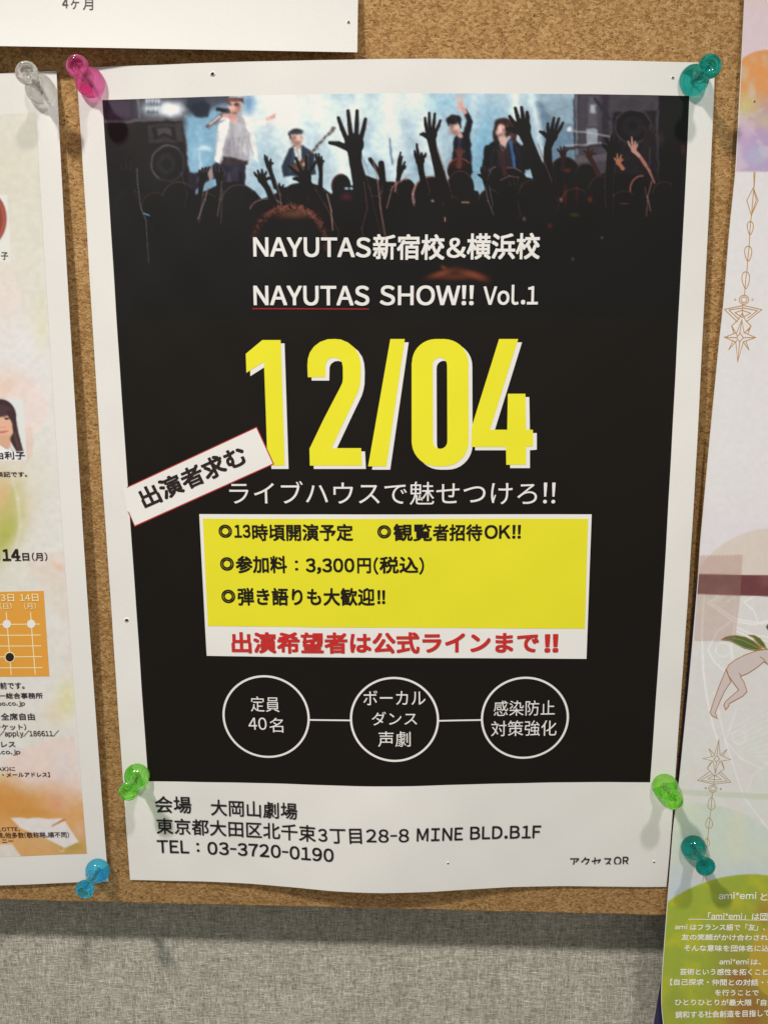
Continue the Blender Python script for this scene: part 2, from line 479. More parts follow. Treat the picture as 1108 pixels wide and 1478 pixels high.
# ================================================================== cork board
def mat_cork():
    m, nt, b, out = newmat('cork')
    v = coords(nt, (1250, 1250, 1700))
    nz = N(nt, 'ShaderNodeTexNoise', Scale=0.8, Detail=3.0)
    nt.links.new(v, nz.inputs['Vector'])
    wv = N(nt, 'ShaderNodeVectorMath', operation='MULTIPLY_ADD')
    nt.links.new(nz.outputs['Color'], wv.inputs[0]); wv.inputs[1].default_value = (1.6, 1.6, 1.6); nt.links.new(v, wv.inputs[2])
    vo = N(nt, 'ShaderNodeTexVoronoi', Scale=0.85, Randomness=1.0); nt.links.new(wv.outputs[0], vo.inputs['Vector'])
    sep = N(nt, 'ShaderNodeSeparateColor'); nt.links.new(vo.outputs['Color'], sep.inputs[0])
    big = N(nt, 'ShaderNodeTexNoise', Scale=0.09, Detail=3.0); nt.links.new(v, big.inputs['Vector'])
    fine = N(nt, 'ShaderNodeTexNoise', Scale=1.6, Detail=4.0, Roughness=0.75); nt.links.new(v, fine.inputs['Vector'])
    a = N(nt, 'ShaderNodeMath', operation='MULTIPLY_ADD'); a.inputs[1].default_value = 0.30; nt.links.new(sep.outputs[0], a.inputs[0])
    nt.links.new(fine.outputs[0], a.inputs[2])
    a2 = N(nt, 'ShaderNodeMath', operation='MULTIPLY_ADD'); a2.inputs[1].default_value = 0.16; nt.links.new(big.outputs[0], a2.inputs[0]); nt.links.new(a.outputs[0], a2.inputs[2])
    mr = N(nt, 'ShaderNodeMapRange'); mr.inputs['From Min'].default_value = 0.44; mr.inputs['From Max'].default_value = 1.06
    nt.links.new(a2.outputs[0], mr.inputs['Value'])
    cr = ramp(nt, mr.outputs[0], [(0.0, (0.13, 0.055, 0.018)), (0.24, (0.39, 0.20, 0.068)), (0.5, (0.60, 0.34, 0.128)), (0.76, (0.75, 0.475, 0.205)), (1.0, (0.92, 0.72, 0.44))])
    # scattered dark bark specks
    v2 = coords(nt, (520, 520, 760))
    vo2 = N(nt, 'ShaderNodeTexVoronoi', Scale=1.0); nt.links.new(v2, vo2.inputs['Vector'])
    lt = N(nt, 'ShaderNodeMapRange'); lt.inputs['From Min'].default_value = 0.08; lt.inputs['From Max'].default_value = 0.24
    lt.inputs['To Min'].default_value = 0.45; nt.links.new(vo2.outputs['Distance'], lt.inputs['Value'])
    mx = N(nt, 'ShaderNodeVectorMath', operation='SCALE'); nt.links.new(cr.outputs[0], mx.inputs[0]); nt.links.new(lt.outputs[0], mx.inputs['Scale'])
    nt.links.new(mx.outputs[0], b.inputs['Base Color'])
    b.inputs['Roughness'].default_value = 0.7; b.inputs['Specular IOR Level'].default_value = 0.3
    bp = N(nt, 'ShaderNodeBump', Strength=0.6, Distance=0.0004)
    nt.links.new(mr.outputs[0], bp.inputs['Height']); nt.links.new(bp.outputs[0], b.inputs['Normal'])
    return m
MAT_CORK = mat_cork()
bl = on_plane(0, 1299, 0); br_ = on_plane(964, 1322, 0)
slope = (br_[1] - bl[1]) / (br_[0] - bl[0])
board = empty('cork_board', (0, 0, bl[1]))
tag(board, 'tan cork notice board hanging on grey woven wallpaper behind all the papers', 'notice board')
BX0, BX1, BZ1 = -420.0, 520.0, 420.0
def zb(x): return bl[1] + slope * (x - bl[0])
# the lower front edge of the cork is slightly crumbled
n = 700
xs = np.linspace(BX0, BX1, n)
rj = np.random.RandomState(3)
rag = 0.22 * (vnoise(1, n, 3, 1)[0] - 0.5) + 0.25 * (vnoise(1, n, 9, 2)[0] - 0.5)
V = []
for x, r in zip(xs, rag):
    z0 = zb(x) + r
    V += [(x, 0, BZ1), (x, 0, z0 + 0.5), (x, 0.35, z0), (x, BT - 0.01, z0), (x, BT - 0.01, BZ1)]
V = np.array(V) * MM
F = []
for i in range(n - 1):
    a = i * 5; c = a + 5
    for k in range(4): F.append((a + k, a + k + 1, c + k + 1, c + k))
me = mesh_np('cork_panel', V, F)
link('cork_panel', me, MAT_CORK, board, False)
flatb = Sheet(lambda x, z: 0.0 * x)
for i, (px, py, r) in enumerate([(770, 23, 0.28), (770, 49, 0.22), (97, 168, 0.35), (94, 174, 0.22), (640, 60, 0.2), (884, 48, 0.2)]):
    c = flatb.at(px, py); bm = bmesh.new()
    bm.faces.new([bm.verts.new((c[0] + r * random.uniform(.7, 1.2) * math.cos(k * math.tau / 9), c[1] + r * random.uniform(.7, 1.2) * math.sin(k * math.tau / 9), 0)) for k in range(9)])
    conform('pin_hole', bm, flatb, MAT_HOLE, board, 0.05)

# ================================================================== the concert poster
def hp(x, z):
    s = np.clip((x + 105) / 210, 0, 1); t = np.clip((148.5 - z) / 297, 0, 1)
    A = 3.0 + 2.6 * np.exp(-(t / 0.22) ** 2)
    wb = np.exp(-((1 - t) / 0.20) ** 2)
    h = 0.7 + A * np.sin(np.pi * s) ** 0.85 * (1 - wb) + wb * (5.6 * np.exp(-((s - 0.47) / 0.20) ** 2) + 0.5 * np.sin(np.pi * s))
    h = h + 4.6 * np.sin(np.pi * t) ** 0.8 * s ** 4 + 1.2 * np.sin(np.pi * t) * (1 - s) ** 4
    h = h + 0.15 * np.sin(x * 0.11 + 1.3 + z * 0.02) * np.sin(z * 0.07 + 0.4) + 0.04 * np.sin(x * 0.31 + z * 0.19) + 0.12 * np.sin(x * 0.055 - z * 0.043 + 2.0) + 0.03 * np.sin(-x * 0.17 + z * 0.23 + 1.0)
    return h
SP = Sheet(hp)
TL, TR, BL, BR = SP.at(110.5, 98), SP.at(1031, 91), SP.at(188, 1270), SP.at(961, 1280)
poster = empty('poster', (0, 0, -148.5))
tag(poster, 'large black concert poster with yellow 12/04, pinned in the middle of the board', 'poster')
paper_mesh('paper_sheet', SP, quad_pts(TL, TR, BL, BR, np.linspace(0, 1, 106), np.linspace(0, 1, 149)), MAT_PAPER, poster)
pTL, pTR, pBR, pBL = SP.at(148, 144.5), SP.at(994, 138.5), SP.at(937.5, 1129), SP.at(214.5, 1127.5)
E_PANEL, E_BOX, E_YEL, E_TXT = 0.05, 0.11, 0.17, 0.23

# --- the printed live photograph across the top
def paint_stage():
    c = Canvas(140, 128, 1004, 452, (150, 178, 192))
    X, Y = c.X, c.Y
    n1 = fbm(c.h, c.w, 60, 5); n2 = fbm(c.h, c.w, 9, 11)
    # stage haze
    base = np.array([190, 206, 210]) ; deep = np.array([122, 152, 170])
    k = np.clip(0.35 + 0.9 * (n1 - 0.5) + (Y - 150) / 330, 0, 1)[..., None]
    c.a = base * (1 - k) + deep * k
    for (x0, x1, wd, al) in [(370, 345, 26, .6), (405, 440, 38, 1), (455, 520, 34, .9), (560, 575, 30, .95), (600, 640, 26, .8), (690, 655, 22, .5), (745, 735, 16, .9), (765, 800, 12, .6), (520, 480, 16, .6)]:
        t = np.clip((Y - 132) / 160, 0, 1.3); cx = x0 + (x1 - x0) * t; w = wd * (0.35 + 0.65 * t)
        c.put(np.s_[:, :], al * (1 - 0.55 * np.clip(t, 0, 1)) * np.exp(-((X - cx) / w) ** 2), (236, 240, 232))
    c.glow(410, 150, 46, 34, (240, 240, 228), 1); c.glow(500, 160, 50, 26, (222, 230, 224), .7)
    c.glow(590, 145, 40, 20, (228, 234, 228), .8); c.glow(700, 205, 30, 50, (110, 160, 185), .6)
    c.glow(640, 150, 26, 18, (140, 186, 206), .6); c.glow(360, 150, 9, 14, (84, 128, 168), .8)
    c.glow(800, 165, 26, 22, (200, 208, 210), .5)
    # back wall right
    c.poly([(828, 128), (1004, 128), (1004, 300), (828, 300)], (74, 68, 74), 3)
    c.poly([(775, 148), (828, 142), (828, 240), (790, 250)], (104, 124, 140), 8, .9)
    c.poly([(778, 128), (826, 128), (826, 178), (806, 180), (786, 160)], (150, 170, 178), 4, .7)
    c.poly([(828, 128), (834, 128), (834, 215), (828, 215)], (40, 38, 46), 1.5)
    for (x, y, w, h, col) in [(848, 139, 14, 44, (98, 92, 98)), (852, 150, 7, 14, (168, 174, 180)), (846, 186, 16, 22, (150, 156, 162)), (868, 137, 10, 70, (54, 48, 54)), (884, 137, 58, 22, (70, 64, 68)), (950, 137, 54, 150, (34, 29, 30))]:
        c.poly([(x, y), (x + w, y), (x + w, y + h), (x, y + h)], col, 2, .9)
    c.poly([(884, 160), (946, 160), (950, 290), (880, 290)], (42, 36, 38), 3)
    c.ell(913, 182, 26, 24, (30, 25, 27), 3); c.arc(913, 182, 26, 24, 0, 6.28, .8, (92, 86, 90), 2, .8, 26); c.ell(913, 182, 17, 16, (44, 38, 40), 6); c.ell(913, 182, 6, 6, (28, 24, 26), 4)
    c.arc(907, 150, 24, 10, 0, 6.28, .6, (98, 90, 94), 2, .5, 20)
    c.cap((858, 142), (880, 172), 2.2, 2.2, (52, 48, 54), 1.5); c.cap((831, 137), (832, 222), 1.6, 1.6, (122, 122, 128), 1.5, .9)
    c.cap((822, 188), (880, 197), 1.0, 1.0, (176, 176, 176), 1.5, .9); c.ell(821, 187, 3.4, 3.4, (206, 206, 202), 2)
    c.cap((812, 214), (870, 209), 2.2, 2.4, (60, 56, 60), 1.5); c.cap((816, 210), (868, 206), 0.8, 0.8, (196, 190, 186), 1.5, .8)
    c.cap((835, 230), (884, 226), 5, 5, (104, 96, 98), 3, .7)
    # left equipment
    c.poly([(140, 128), (330, 128), (332, 200), (300, 300), (140, 300)], (70, 70, 80), 5)
    c.poly([(268, 168), (334, 150), (332, 300), (262, 300)], (122, 158, 178), 10)
    c.glow(286, 225, 16, 40, (150, 184, 200), .7); c.glow(318, 180, 16, 22, (136, 168, 184), .8)
    c.poly([(140, 128), (212, 128), (206, 172), (140, 176)], (54, 47, 54), 3)
    c.poly([(160, 147), (186, 146), (190, 168), (158, 170)], (70, 56, 72), 4, .8)
    c.glow(214, 156, 14, 13, (150, 160, 164), .9); c.glow(243, 158, 20, 11, (238, 242, 240), 1); c.glow(248, 158, 12, 8, (250, 252, 250), 1)
    for i in range(9):
        x = 212 + 4.4 * (i % 5); y = 146 + 12 * (i // 5)
        c.ell(x, y, 1.6, 3.4, (206, 214, 214), 1.6, .8); c.ell(x + 2, y + 4, 1.2, 2.6, (70, 72, 80), 1.6, .8)
    c.poly([(196, 141), (200, 141), (204, 172), (200, 172)], (120, 116, 122), 1.5, .7)
    c.poly([(272, 139), (292, 138), (304, 152), (300, 168), (282, 166), (268, 152)], (50, 52, 64), 4)
    c.ell(290, 158, 14, 12, (40, 42, 54), 4); c.cap((250, 139), (330, 134), 3, 3, (64, 66, 78), 2)
    # PA speaker on the left
    c.poly([(148, 178), (152, 175), (263, 171), (268, 196), (279, 300), (148, 310)], (39, 32, 33), 1.6)
    c.poly([(150, 178), (150, 175), (263, 171), (264, 174)], (112, 104, 106), 1.2, .8)
    c.chain([(263, 172), (268, 205), (278, 288)], .7, (108, 100, 104), 1.4, .8)
    c.poly([(213, 180), (262, 178), (265, 205), (214, 207)], (58, 51, 52), 1.4); c.poly([(219, 184), (252, 183), (256, 203), (236, 196), (222, 203)], (36, 30, 31), 2)
    c.poly([(226, 186), (246, 185), (249, 196), (236, 192), (228, 196)], (76, 68, 70), 3)
    c.ell(243, 236, 25, 27, (56, 49, 51), 2); c.ell(242, 236, 22, 24, (33, 28, 29), 3); c.ell(241, 236, 14, 16, (48, 42, 44), 6); c.ell(241, 237, 6, 7, (30, 26, 27), 3)
    c.arc(243, 236, 24, 26, 2.2, 5.4, .8, (112, 104, 106), 2, .9)
    # faint drum kit and drummer in the back
    for (x, y, w, h, al) in [(548, 186, 6, 7, .9), (547, 208, 13, 20, .7), (560, 222, 10, 12, .6), (528, 224, 12, 10, .5), (298, 214, 7, 3, .7), (602, 218, 7, 3, .5)]:
        c.ell(x, y, w, h, (214, 228, 232), 5, al)
    c.cap((562, 200), (566, 236), 1.3, 1.3, (74, 92, 116), 1.5, .9); c.cap((289, 216), (289, 250), .9, .9, (198, 208, 214), 1.5, .8); c.cap((284, 216), (302, 214), 1.2, 1.2, (190, 204, 212), 1.5, .8)
    c.cap((520, 216), (532, 250), .9, .9, (92, 112, 132), 1.5, .7); c.cap((596, 205), (600, 250), .8, .8, (120, 140, 156), 1.5, .6)
    # ---- singer in a white jacket
    skin = (214, 168, 152)
    c.poly([(320, 232), (354, 236), (354, 300), (330, 300), (318, 262)], (44, 38, 48), 1.8)
    c.poly([(324, 232), (316, 234), (276, 252), (278, 276), (300, 262), (322, 252)], (48, 42, 50), 1.8)
    c.chain([(276, 254), (278, 300)], [5, 5], (46, 40, 48), 1.8)
    c.poly([(330, 167), (349, 165), (362, 196), (358, 237), (321, 236), (317, 205)], (164, 160, 164), 1.5)
    c.poly([(322, 226), (357, 232), (357, 238), (321, 236)], (52, 40, 40), 1.4)
    c.poly([(334, 170), (345, 170), (340, 180)], (214, 168, 152), 1.4)
    c.glow(346, 200, 8, 20, (196, 194, 196), .6); c.glow(330, 212, 6, 18, (128, 122, 130), .6)
    c.poly([(327, 165), (335, 169), (326, 200), (319, 238), (309, 232), (313, 200), (317, 178)], (230, 228, 222), 1.5)
    c.poly([(349, 166), (361, 172), (365, 190), (374, 234), (363, 228), (356, 198)], (222, 218, 212), 1.5)
    c.chain([(334, 172), (326, 200), (318, 236)], .7, (120, 116, 122), 1.5, .8); c.chain([(351, 170), (359, 204), (366, 228)], .7, (130, 126, 132), 1.5, .8)
    c.chain([(327, 167), (313, 174), (302, 183)], [4, 3.6, 2.6], (222, 220, 216), 1.5); c.chain([(326, 172), (312, 179), (301, 186)], .9, (84, 78, 88), 1.6, .8)
    c.ell(352, 214, 3, 8, (206, 204, 200), 2, .6)
    c.chain([(362, 174), (378, 178), (388, 172)], [5, 3.6, 2.6], (226, 222, 214), 1.5); c.cap((386, 172), (394, 169), 2.6, 2.4, skin, 1.4)
    for dy in (-3, 0, 2): c.cap((392, 169), (398, 167 + dy), 1.2, .9, (200, 140, 126), 1)
    c.chain([(300, 182), (314, 172), (325, 162)], [2.6, 3.4, 2.6], (92, 80, 84), 1.5); c.chain([(302, 180), (318, 168)], 1.2, (214, 206, 202), 1.4)
    c.ell(338, 153, 9, 12, skin, 1.4); c.cap((339, 160), (336, 170), 4, 5, (204, 156, 142), 1.4)
    c.poly([(326, 141), (352, 140), (352, 150), (346, 146), (336, 147), (328, 152)], (96, 58, 50), 1.6)
    c.ell(333.5, 151.5, 3.4, 2.6, (34, 26, 28), 1.2); c.ell(342, 151, 3.6, 2.6, (34, 26, 28), 1.2); c.glow(345, 156, 3, 6, (186, 128, 112), .6); c.glow(333, 144, 6, 3, (128, 84, 68), .6); c.cap((334, 163), (342, 164), .9, .8, (150, 60, 60), 1.9, .55)
    c.cap((315, 158), (330, 160), 2.7, 2.4, (24, 20, 24), 1.2); c.ell(330, 161, 2.6, 3, (60, 56, 60), 1.2)
    c.cap((324, 166), (333, 168), 3, 2.4, (196, 140, 126), 1.3)
    for (x0, y0, x1, y1) in [(337, 196, 341, 228), (345, 200, 343, 232), (350, 206, 350, 232), (331, 204, 329, 228), (316, 190, 311, 224), (358, 190, 363, 222)]:
        c.cap((x0, y0), (x1, y1), .9, .5, (118, 114, 118), 2.2, .55)
    c.glow(326, 184, 5, 16, (250, 250, 246), .6); c.glow(340, 250, 6, 14, (70, 64, 76), .6)
    # ---- bass player in a dark suit
    c.poly([(416, 216), (424, 210), (436, 210), (452, 222), (456, 252), (410, 256), (406, 240)], (40, 46, 60), 1.6)
    c.poly([(424, 212), (434, 211), (434, 240), (426, 244)], (212, 212, 208), 1.4); c.cap((429, 214), (430, 232), .9, .8, (60, 50, 54), 1.9, .55)
    c.ell(429, 199, 8.5, 10, (198, 160, 142), 1.4); c.cap((429, 205), (430, 212), 3.4, 3.6, (180, 140, 126), 1.4)
    c.ell(428, 190, 10.5, 5.2, (36, 38, 44), 1.8); c.cap((418, 192), (420, 200), 1.6, 1, (36, 32, 38), 1.3)
    c.cap((425, 199), (427, 199), .9, .8, (40, 26, 26), 1.9, .55); c.cap((433, 198), (435, 198), .9, .8, (40, 26, 26), 1.9, .55); c.cap((428, 205), (433, 205), .9, .8, (140, 70, 66), 1.9, .55)
    c.chain([(438, 232), (460, 208), (474, 194)], [2.2, 1.6, 1.6], (66, 52, 50), 1.2); c.chain([(474, 194), (482, 185)], [2.2, 2.6], (84, 70, 66), 1.4)
    for i in range(7): c.ell(444 + i * 5.5, 225 - i * 5.8, .9, .9, (222, 210, 198), 1)
    c.ell(434, 240, 12, 8, (90, 60, 50), 2, 1, -.5); c.chain([(452, 226), (446, 238), (438, 238)], [3.6, 3, 2.4], (34, 38, 50), 1.4); c.ell(439, 237, 3, 2.6, (190, 150, 134), 1)
    # ---- guitarist with a raised V sign
    c.poly([(655, 200), (662, 190), (674, 190), (680, 210), (682, 250), (652, 250)], (36, 34, 42), 1.6)
    c.chain([(672, 196), (677, 176), (670, 160)], [5, 3.8, 3], (30, 28, 36), 1.4)
    c.ell(656, 183, 8.5, 11, (210, 178, 164), 1.4); c.cap((660, 190), (664, 196), 4, 4, (196, 160, 146), 1.4)
    c.ell(654, 173, 11.5, 7.5, (22, 19, 25), 1.6); c.cap((663, 174), (664, 184), 2.4, 1.6, (22, 19, 25), 1.3); c.cap((645, 176), (646, 182), 1.6, 1, (24, 20, 26), 1.3)
    c.cap((650, 183), (652, 183), .9, .8, (36, 24, 26), 1.9, .55); c.cap((658, 182), (660, 182), .9, .8, (36, 24, 26), 1.9, .55); c.cap((653, 190), (657, 190), .9, .8, (150, 84, 80), 1.9, .55)
    c.ell(664, 153, 4.6, 5, (208, 160, 146), 1.3); c.cap((662, 150), (660, 137), 1.6, 1.3, (214, 168, 154), 1.1); c.cap((666, 149), (666, 136), 1.6, 1.3, (214, 168, 154), 1.1); c.cap((668, 158), (670, 163), 3.2, 3, (200, 150, 138), 1.3)
    # ---- long haired guitarist
    c.poly([(706, 206), (716, 200), (742, 200), (754, 212), (758, 250), (702, 252), (700, 226)], (26, 23, 29), 1.6)
    c.poly([(716, 206), (736, 205), (738, 240), (718, 244)], (44, 40, 46), 1.6)
    c.ell(726, 184, 14, 15, (54, 38, 36), 1.8); c.chain([(716, 184), (714, 204)], [5, 3], (54, 38, 36), 1.8); c.chain([(736, 182), (741, 196), (743, 206)], [6, 5, 3], (66, 44, 40), 1.8)
    c.ell(722, 188, 6.6, 10, (216, 178, 168), 1.4); c.cap((724, 196), (727, 204), 4, 5, (206, 170, 158), 1.4)
    c.poly([(718, 200), (736, 200), (727, 212)], (200, 164, 152), 1.4)
    c.cap((717, 187), (719, 187), .9, .8, (50, 30, 32), 1.9, .55); c.cap((724, 187), (726, 187), .9, .8, (50, 30, 32), 1.9, .55); c.cap((719, 195), (723, 195), .9, .8, (160, 80, 84), 1.9, .55)
    c.chain([(737, 204), (742, 244)], 2.4, (66, 98, 134), 1.5); c.chain([(754, 214), (760, 240)], [5, 5], (24, 21, 26), 1.5); c.chain([(703, 214), (700, 244)], [5, 5], (24, 21, 26), 1.5)
    c.chain([(722, 206), (724, 222), (731, 206)], .6, (190, 180, 176), 1, .7)
    for (x, y, q, sd) in [(338, 153, 8, -1), (429, 199, 7.5, 1), (656, 183, 8, 1), (722, 188, 6, -1)]:
        c.glow(x - sd * q * .7, y + 2, q * .45, q * .9, (116, 82, 76), .6); c.glow(x + sd * q * .4, y - 1, q * .4, q * .6, (238, 214, 200), .55); c.glow(x, y + q * 1.2, q * .7, q * .3, (120, 84, 78), .6)
    for (x0, y0, x1, y1, w, col) in [(424, 216, 419, 250, 1.4, (74, 84, 104)), (446, 222, 450, 244, 1.3, (20, 22, 32)), (664, 200, 660, 246, 1.6, (66, 62, 74)), (674, 202, 676, 240, 1.3, (14, 13, 18)), (712, 212, 708, 246, 1.6, (62, 58, 68)), (746, 212, 752, 244, 1.4, (58, 52, 62)), (330, 250, 334, 296, 2, (84, 78, 92)), (346, 250, 348, 296, 1.6, (22, 18, 26)), (296, 250, 284, 262, 2, (92, 84, 96))]:
        c.cap((x0, y0), (x1, y1), w, w * .6, col, 3, .7)
    for (x, y) in [(724, 178), (732, 182), (716, 190), (738, 196), (652, 170), (658, 171), (336, 143), (343, 144)]: c.glow(x, y, 1.6, 4, (118, 90, 80), .5)
    veil = np.exp(-((X - 480) / 130) ** 2 - ((Y - 190) / 60) ** 2) * .10
    c.put(np.s_[:, :], veil, (216, 226, 226))
    c.a *= (1 + .16 * (fbm(c.h, c.w, 5, 31, 2) - .5))[..., None]
    # soften like a print
    wx = 4.6 * (fbm(c.h, c.w, 11, 301, 3) - .5); wy = 4.6 * (fbm(c.h, c.w, 11, 351, 3) - .5)
    c.a = c.sample(c.X + wx, c.Y + wy)
    for ax in (0, 1): c.a = (np.roll(c.a, 1, ax) + 2 * c.a + np.roll(c.a, -1, ax)) / 4
    b_ = c.a.copy()
    for _ in range(5):
        for ax in (0, 1): b_ = (np.roll(b_, 3, ax) + b_ + np.roll(b_, -3, ax)) / 3
    lum = np.clip((b_.mean(2) - 150) / 90, 0, 1)[..., None]
    c.a = c.a + (b_ - c.a) * lum * .28          # stage light spilling round the players
    # ---- the dark audience
    dk = (31, 24, 24)
    top = [(140, 300), (148, 262), (178, 264), (210, 262), (240, 262), (262, 270), (280, 282), (300, 274), (320, 264), (345, 262), (368, 276), (378, 288), (400, 278), (420, 266), (440, 262), (462, 268), (478, 280), (492, 262), (508, 268), (520, 250), (536, 256), (552, 262), (568, 262), (580, 276), (596, 268), (610, 270), (640, 260), (648, 276), (660, 270), (690, 276), (696, 300), (704, 292), (714, 266), (730, 252), (760, 256), (790, 262), (812, 248), (838, 250), (852, 262), (870, 250), (900, 252), (925, 254), (950, 262), (975, 250), (1004, 250)]
    c.poly(top + [(1004, 460), (140, 460)], dk, 2.2)
    c.poly([(960, 128), (1004, 128), (1004, 460), (940, 460)], (33, 27, 28), 14, .9)
    def head(x, y, rx, ry, rim=(120, 84, 74), ra=.75, a0=3.3, a1=5.6, col=dk):
        c.ell(x, y, rx, ry, col, 1.8)
        c.arc(x, y, rx - .8, ry - .8, a0, a1, .8, [min(255, v * 1.25) for v in rim], 1.8, min(1, ra * 1.2))
    def hand(w, tips, thumb, arm, pw=9.0, fw=2.5, col=dk, rim=None, ra=.5):
        """w = palm centre, tips = four fingertips, arm = points from wrist down"""
        w = np.array(w, float); mid = np.mean(np.array(tips, float), 0); up = mid - w; up /= np.linalg.norm(up)
        rt = np.array([-up[1], up[0]])
        wrist = np.array(arm[0], float)
        if rim is not None:
            for i in range(len(arm) - 1):
                c.cap((arm[i][0] + 1.5, arm[i][1]), (arm[i + 1][0] + 1.5, arm[i + 1][1]), pw * (.62 + .2 * i), pw * (.8 + .25 * i), rim, 2, ra)
        for k, (t, o) in enumerate(zip(tips, (-.75, -.26, .24, .72))):
            sgn = 1 if np.dot(np.array(tips[-1]) - np.array(tips[0]), rt) > 0 else -1
            b = w + rt * o * pw * sgn + up * pw * .55
            t = np.array(t, float); mdl = b * .5 + t * .5 + rt * .4 * (k - 1.5)
            if rim is not None: c.chain([b + (1, 0), mdl + (1, 0), t + (1, 0)], [fw, fw * .95, fw * .8], rim, 1.6, ra)
            c.chain([b, mdl, t], [fw * 1.05, fw * .95, fw * .72], col, 1.1)
        c.ell(w[0], w[1], pw, pw * 1.12, col, 1.3, 1, math.atan2(up[1], up[0]) + 1.57)
        if thumb is not None:
            sd = np.sign(np.dot(np.array(thumb) - w, rt)) or 1
            b = w + rt * sd * pw * .5 - up * pw * .45; k = w + rt * sd * pw * 1.05 + up * 0
            c.chain([b, k * .6 + np.array(thumb) * .4, thumb], [fw * 1.5, fw * 1.25, fw * .8], col, 1.2)
        c.cap(w - up * pw * .4, wrist, pw * .78, pw * .62, col, 1.3)
        for i in range(len(arm) - 1):
            c.cap(arm[i], arm[i + 1], pw * (.62 + .2 * i), pw * (.8 + .25 * i), col, 1.4)
    head(258, 286, 24, 24, (70, 60, 62), .6); head(345, 292, 26, 26, (90, 76, 78), .5); head(190, 300, 24, 26, (58, 50, 52), .4)
    head(386, 304, 26, 18, (112, 90, 88), .7); head(492, 268, 14, 17, (90, 60, 70), .7, 3.0, 5.0); head(586, 276, 14, 18, (126, 84, 86), .7, 2.6, 4.8)
    head(623, 284, 29, 30, (120, 92, 86), .8, 2.7, 5.2); head(663, 246, 18, 18, (120, 66, 56), .8); c.glow(661, 236, 10, 7, (98, 50, 42), .7)
    head(664, 272, 20, 26, (84, 62, 58), .5); head(671, 318, 30, 27, (156, 118, 100), .8, 3.1, 4.9); head(735, 268, 27, 27, (110, 80, 76), .7, 3.0, 5.4)
    head(716, 262, 14, 22, (120, 92, 90), .6, 2.8, 4.6); head(814, 246, 20, 20, (66, 50, 50), .6); head(845, 252, 16, 16, (60, 46, 46), .6); head(926, 274, 18, 21, (140, 92, 76), .8, 2.9, 4.8)
    c.glow(500, 272, 3, 1.6, (190, 220, 240), 1); c.glow(507, 272, 2.6, 1.6, (190, 220, 240), 1); c.glow(500, 284, 9, 6, (120, 40, 90), .5)
    for (x, y, q) in [(706, 292, 17), (768, 282, 20), (790, 268, 15), (868, 276, 20), (900, 300, 22), (958, 282, 18), (830, 296, 22), (560, 292, 17), (540, 300, 16), (460, 292, 17), (300, 298, 17), (224, 300, 20), (652, 300, 15)]:
        c.ell(x, y, q, q * 1.15, (28, 21, 21), 1.8); c.arc(x, y, q - 1, q * 1.15 - 1, 3.3, 5.4, .8, (104, 80, 74), 2, .55)
    # hands
    hand((183, 254), [(172, 241), (180, 236), (187, 237), (197, 242)], None, [(188, 272), (200, 306), (212, 330)], 7, 1.6, dk, (84, 80, 88), .45)
    c.chain([(198, 244), (199, 266), (204, 302), (211, 318), (213, 352), (215, 380)], .7, (128, 124, 136), 1.3, .6); c.cap((208, 308), (216, 311), 1, .8, (110, 160, 190), 1.2, .9)
    hand((293, 256), [(288, 246), (292, 243), (297, 242), (301, 246)], None, [(290, 272), (283, 318)], 5.5, 1.7, dk, (120, 110, 112), .55)
    hand((316, 256), [(310, 245), (314, 242), (320, 243), (323, 247)], None, [(317, 274), (314, 320)], 5.5, 1.7, dk, (120, 110, 112), .5)
    c.poly([(300, 250), (306, 238), (308, 256), (303, 262)], (196, 176, 170), 2, .7)
    hand((388, 238), [(382, 224), (385, 226), (391, 230), (394, 236)], None, [(392, 252), (398, 270)], 4.6, 1.7)
    hand((378, 258), [(367, 249), (372, 246), (378, 245), (384, 248)], (394, 258), [(386, 272), (398, 300)], 6.5, 1.8, dk, (130, 112, 108), .5)
    hand((404, 274), [(398, 266), (403, 265), (409, 267), (414, 271)], None, [(410, 286), (420, 300)], 5, 1.6, dk, (110, 100, 100), .4)
    hand((440, 256), [(418, 240), (427, 228), (442, 225), (456, 233)], (424, 258), [(448, 274), (462, 300), (478, 336)], 9.5, 2.5, dk, (150, 118, 110), .4)
    hand((462, 236), [(456, 222), (460, 222), (464, 226), (467, 232)], None, [(463, 252), (462, 272)], 4.6, 1.7)
    hand((511, 208), [(488, 170), (502, 160), (515, 160), (527, 172)], (476, 206), [(513, 236), (522, 276), (536, 352)], 14, 3.2, (29, 22, 22), (112, 84, 80), .5)
    c.chain([(534, 230), (548, 250), (562, 290), (556, 330)], [3, 3, 3, 3], dk, 2); c.chain([(538, 236), (552, 262), (548, 296), (553, 338)], .7, (120, 92, 92), 1.4, .5)
    hand((577, 246), [(578, 220), (580, 226), (584, 234), (585, 240)], None, [(574, 262), (566, 290)], 5.2, 1.9)
    c.cap((550, 236), (552, 262), 4.4, 5, dk, 1.4)
    hand((606, 232), [(598, 218), (601, 208), (608, 221), (614, 222)], None, [(608, 250), (614, 276)], 6.6, 2.1, (34, 24, 24), (150, 96, 84), .4)
    hand((622, 194), [(613, 170), (619, 163), (627, 164), (635, 174)], (607, 194), [(625, 216), (634, 250), (642, 282)], 8.8, 2.4, dk, (110, 84, 80), .4)
    hand((663, 222), [(657, 216), (661, 213), (666, 214), (670, 217)], None, [(663, 232), (662, 240)], 4.4, 1.3, (96, 56, 50))
    hand((699, 254), [(694, 242), (698, 240), (703, 243), (705, 248)], (690, 252), [(702, 270), (706, 296)], 5, 1.6, dk, (120, 110, 112), .6)
    hand((724, 224), [(717, 216), (722, 214), (728, 216), (733, 220)], None, [(726, 236), (728, 250)], 5, 1.5, (62, 40, 40))
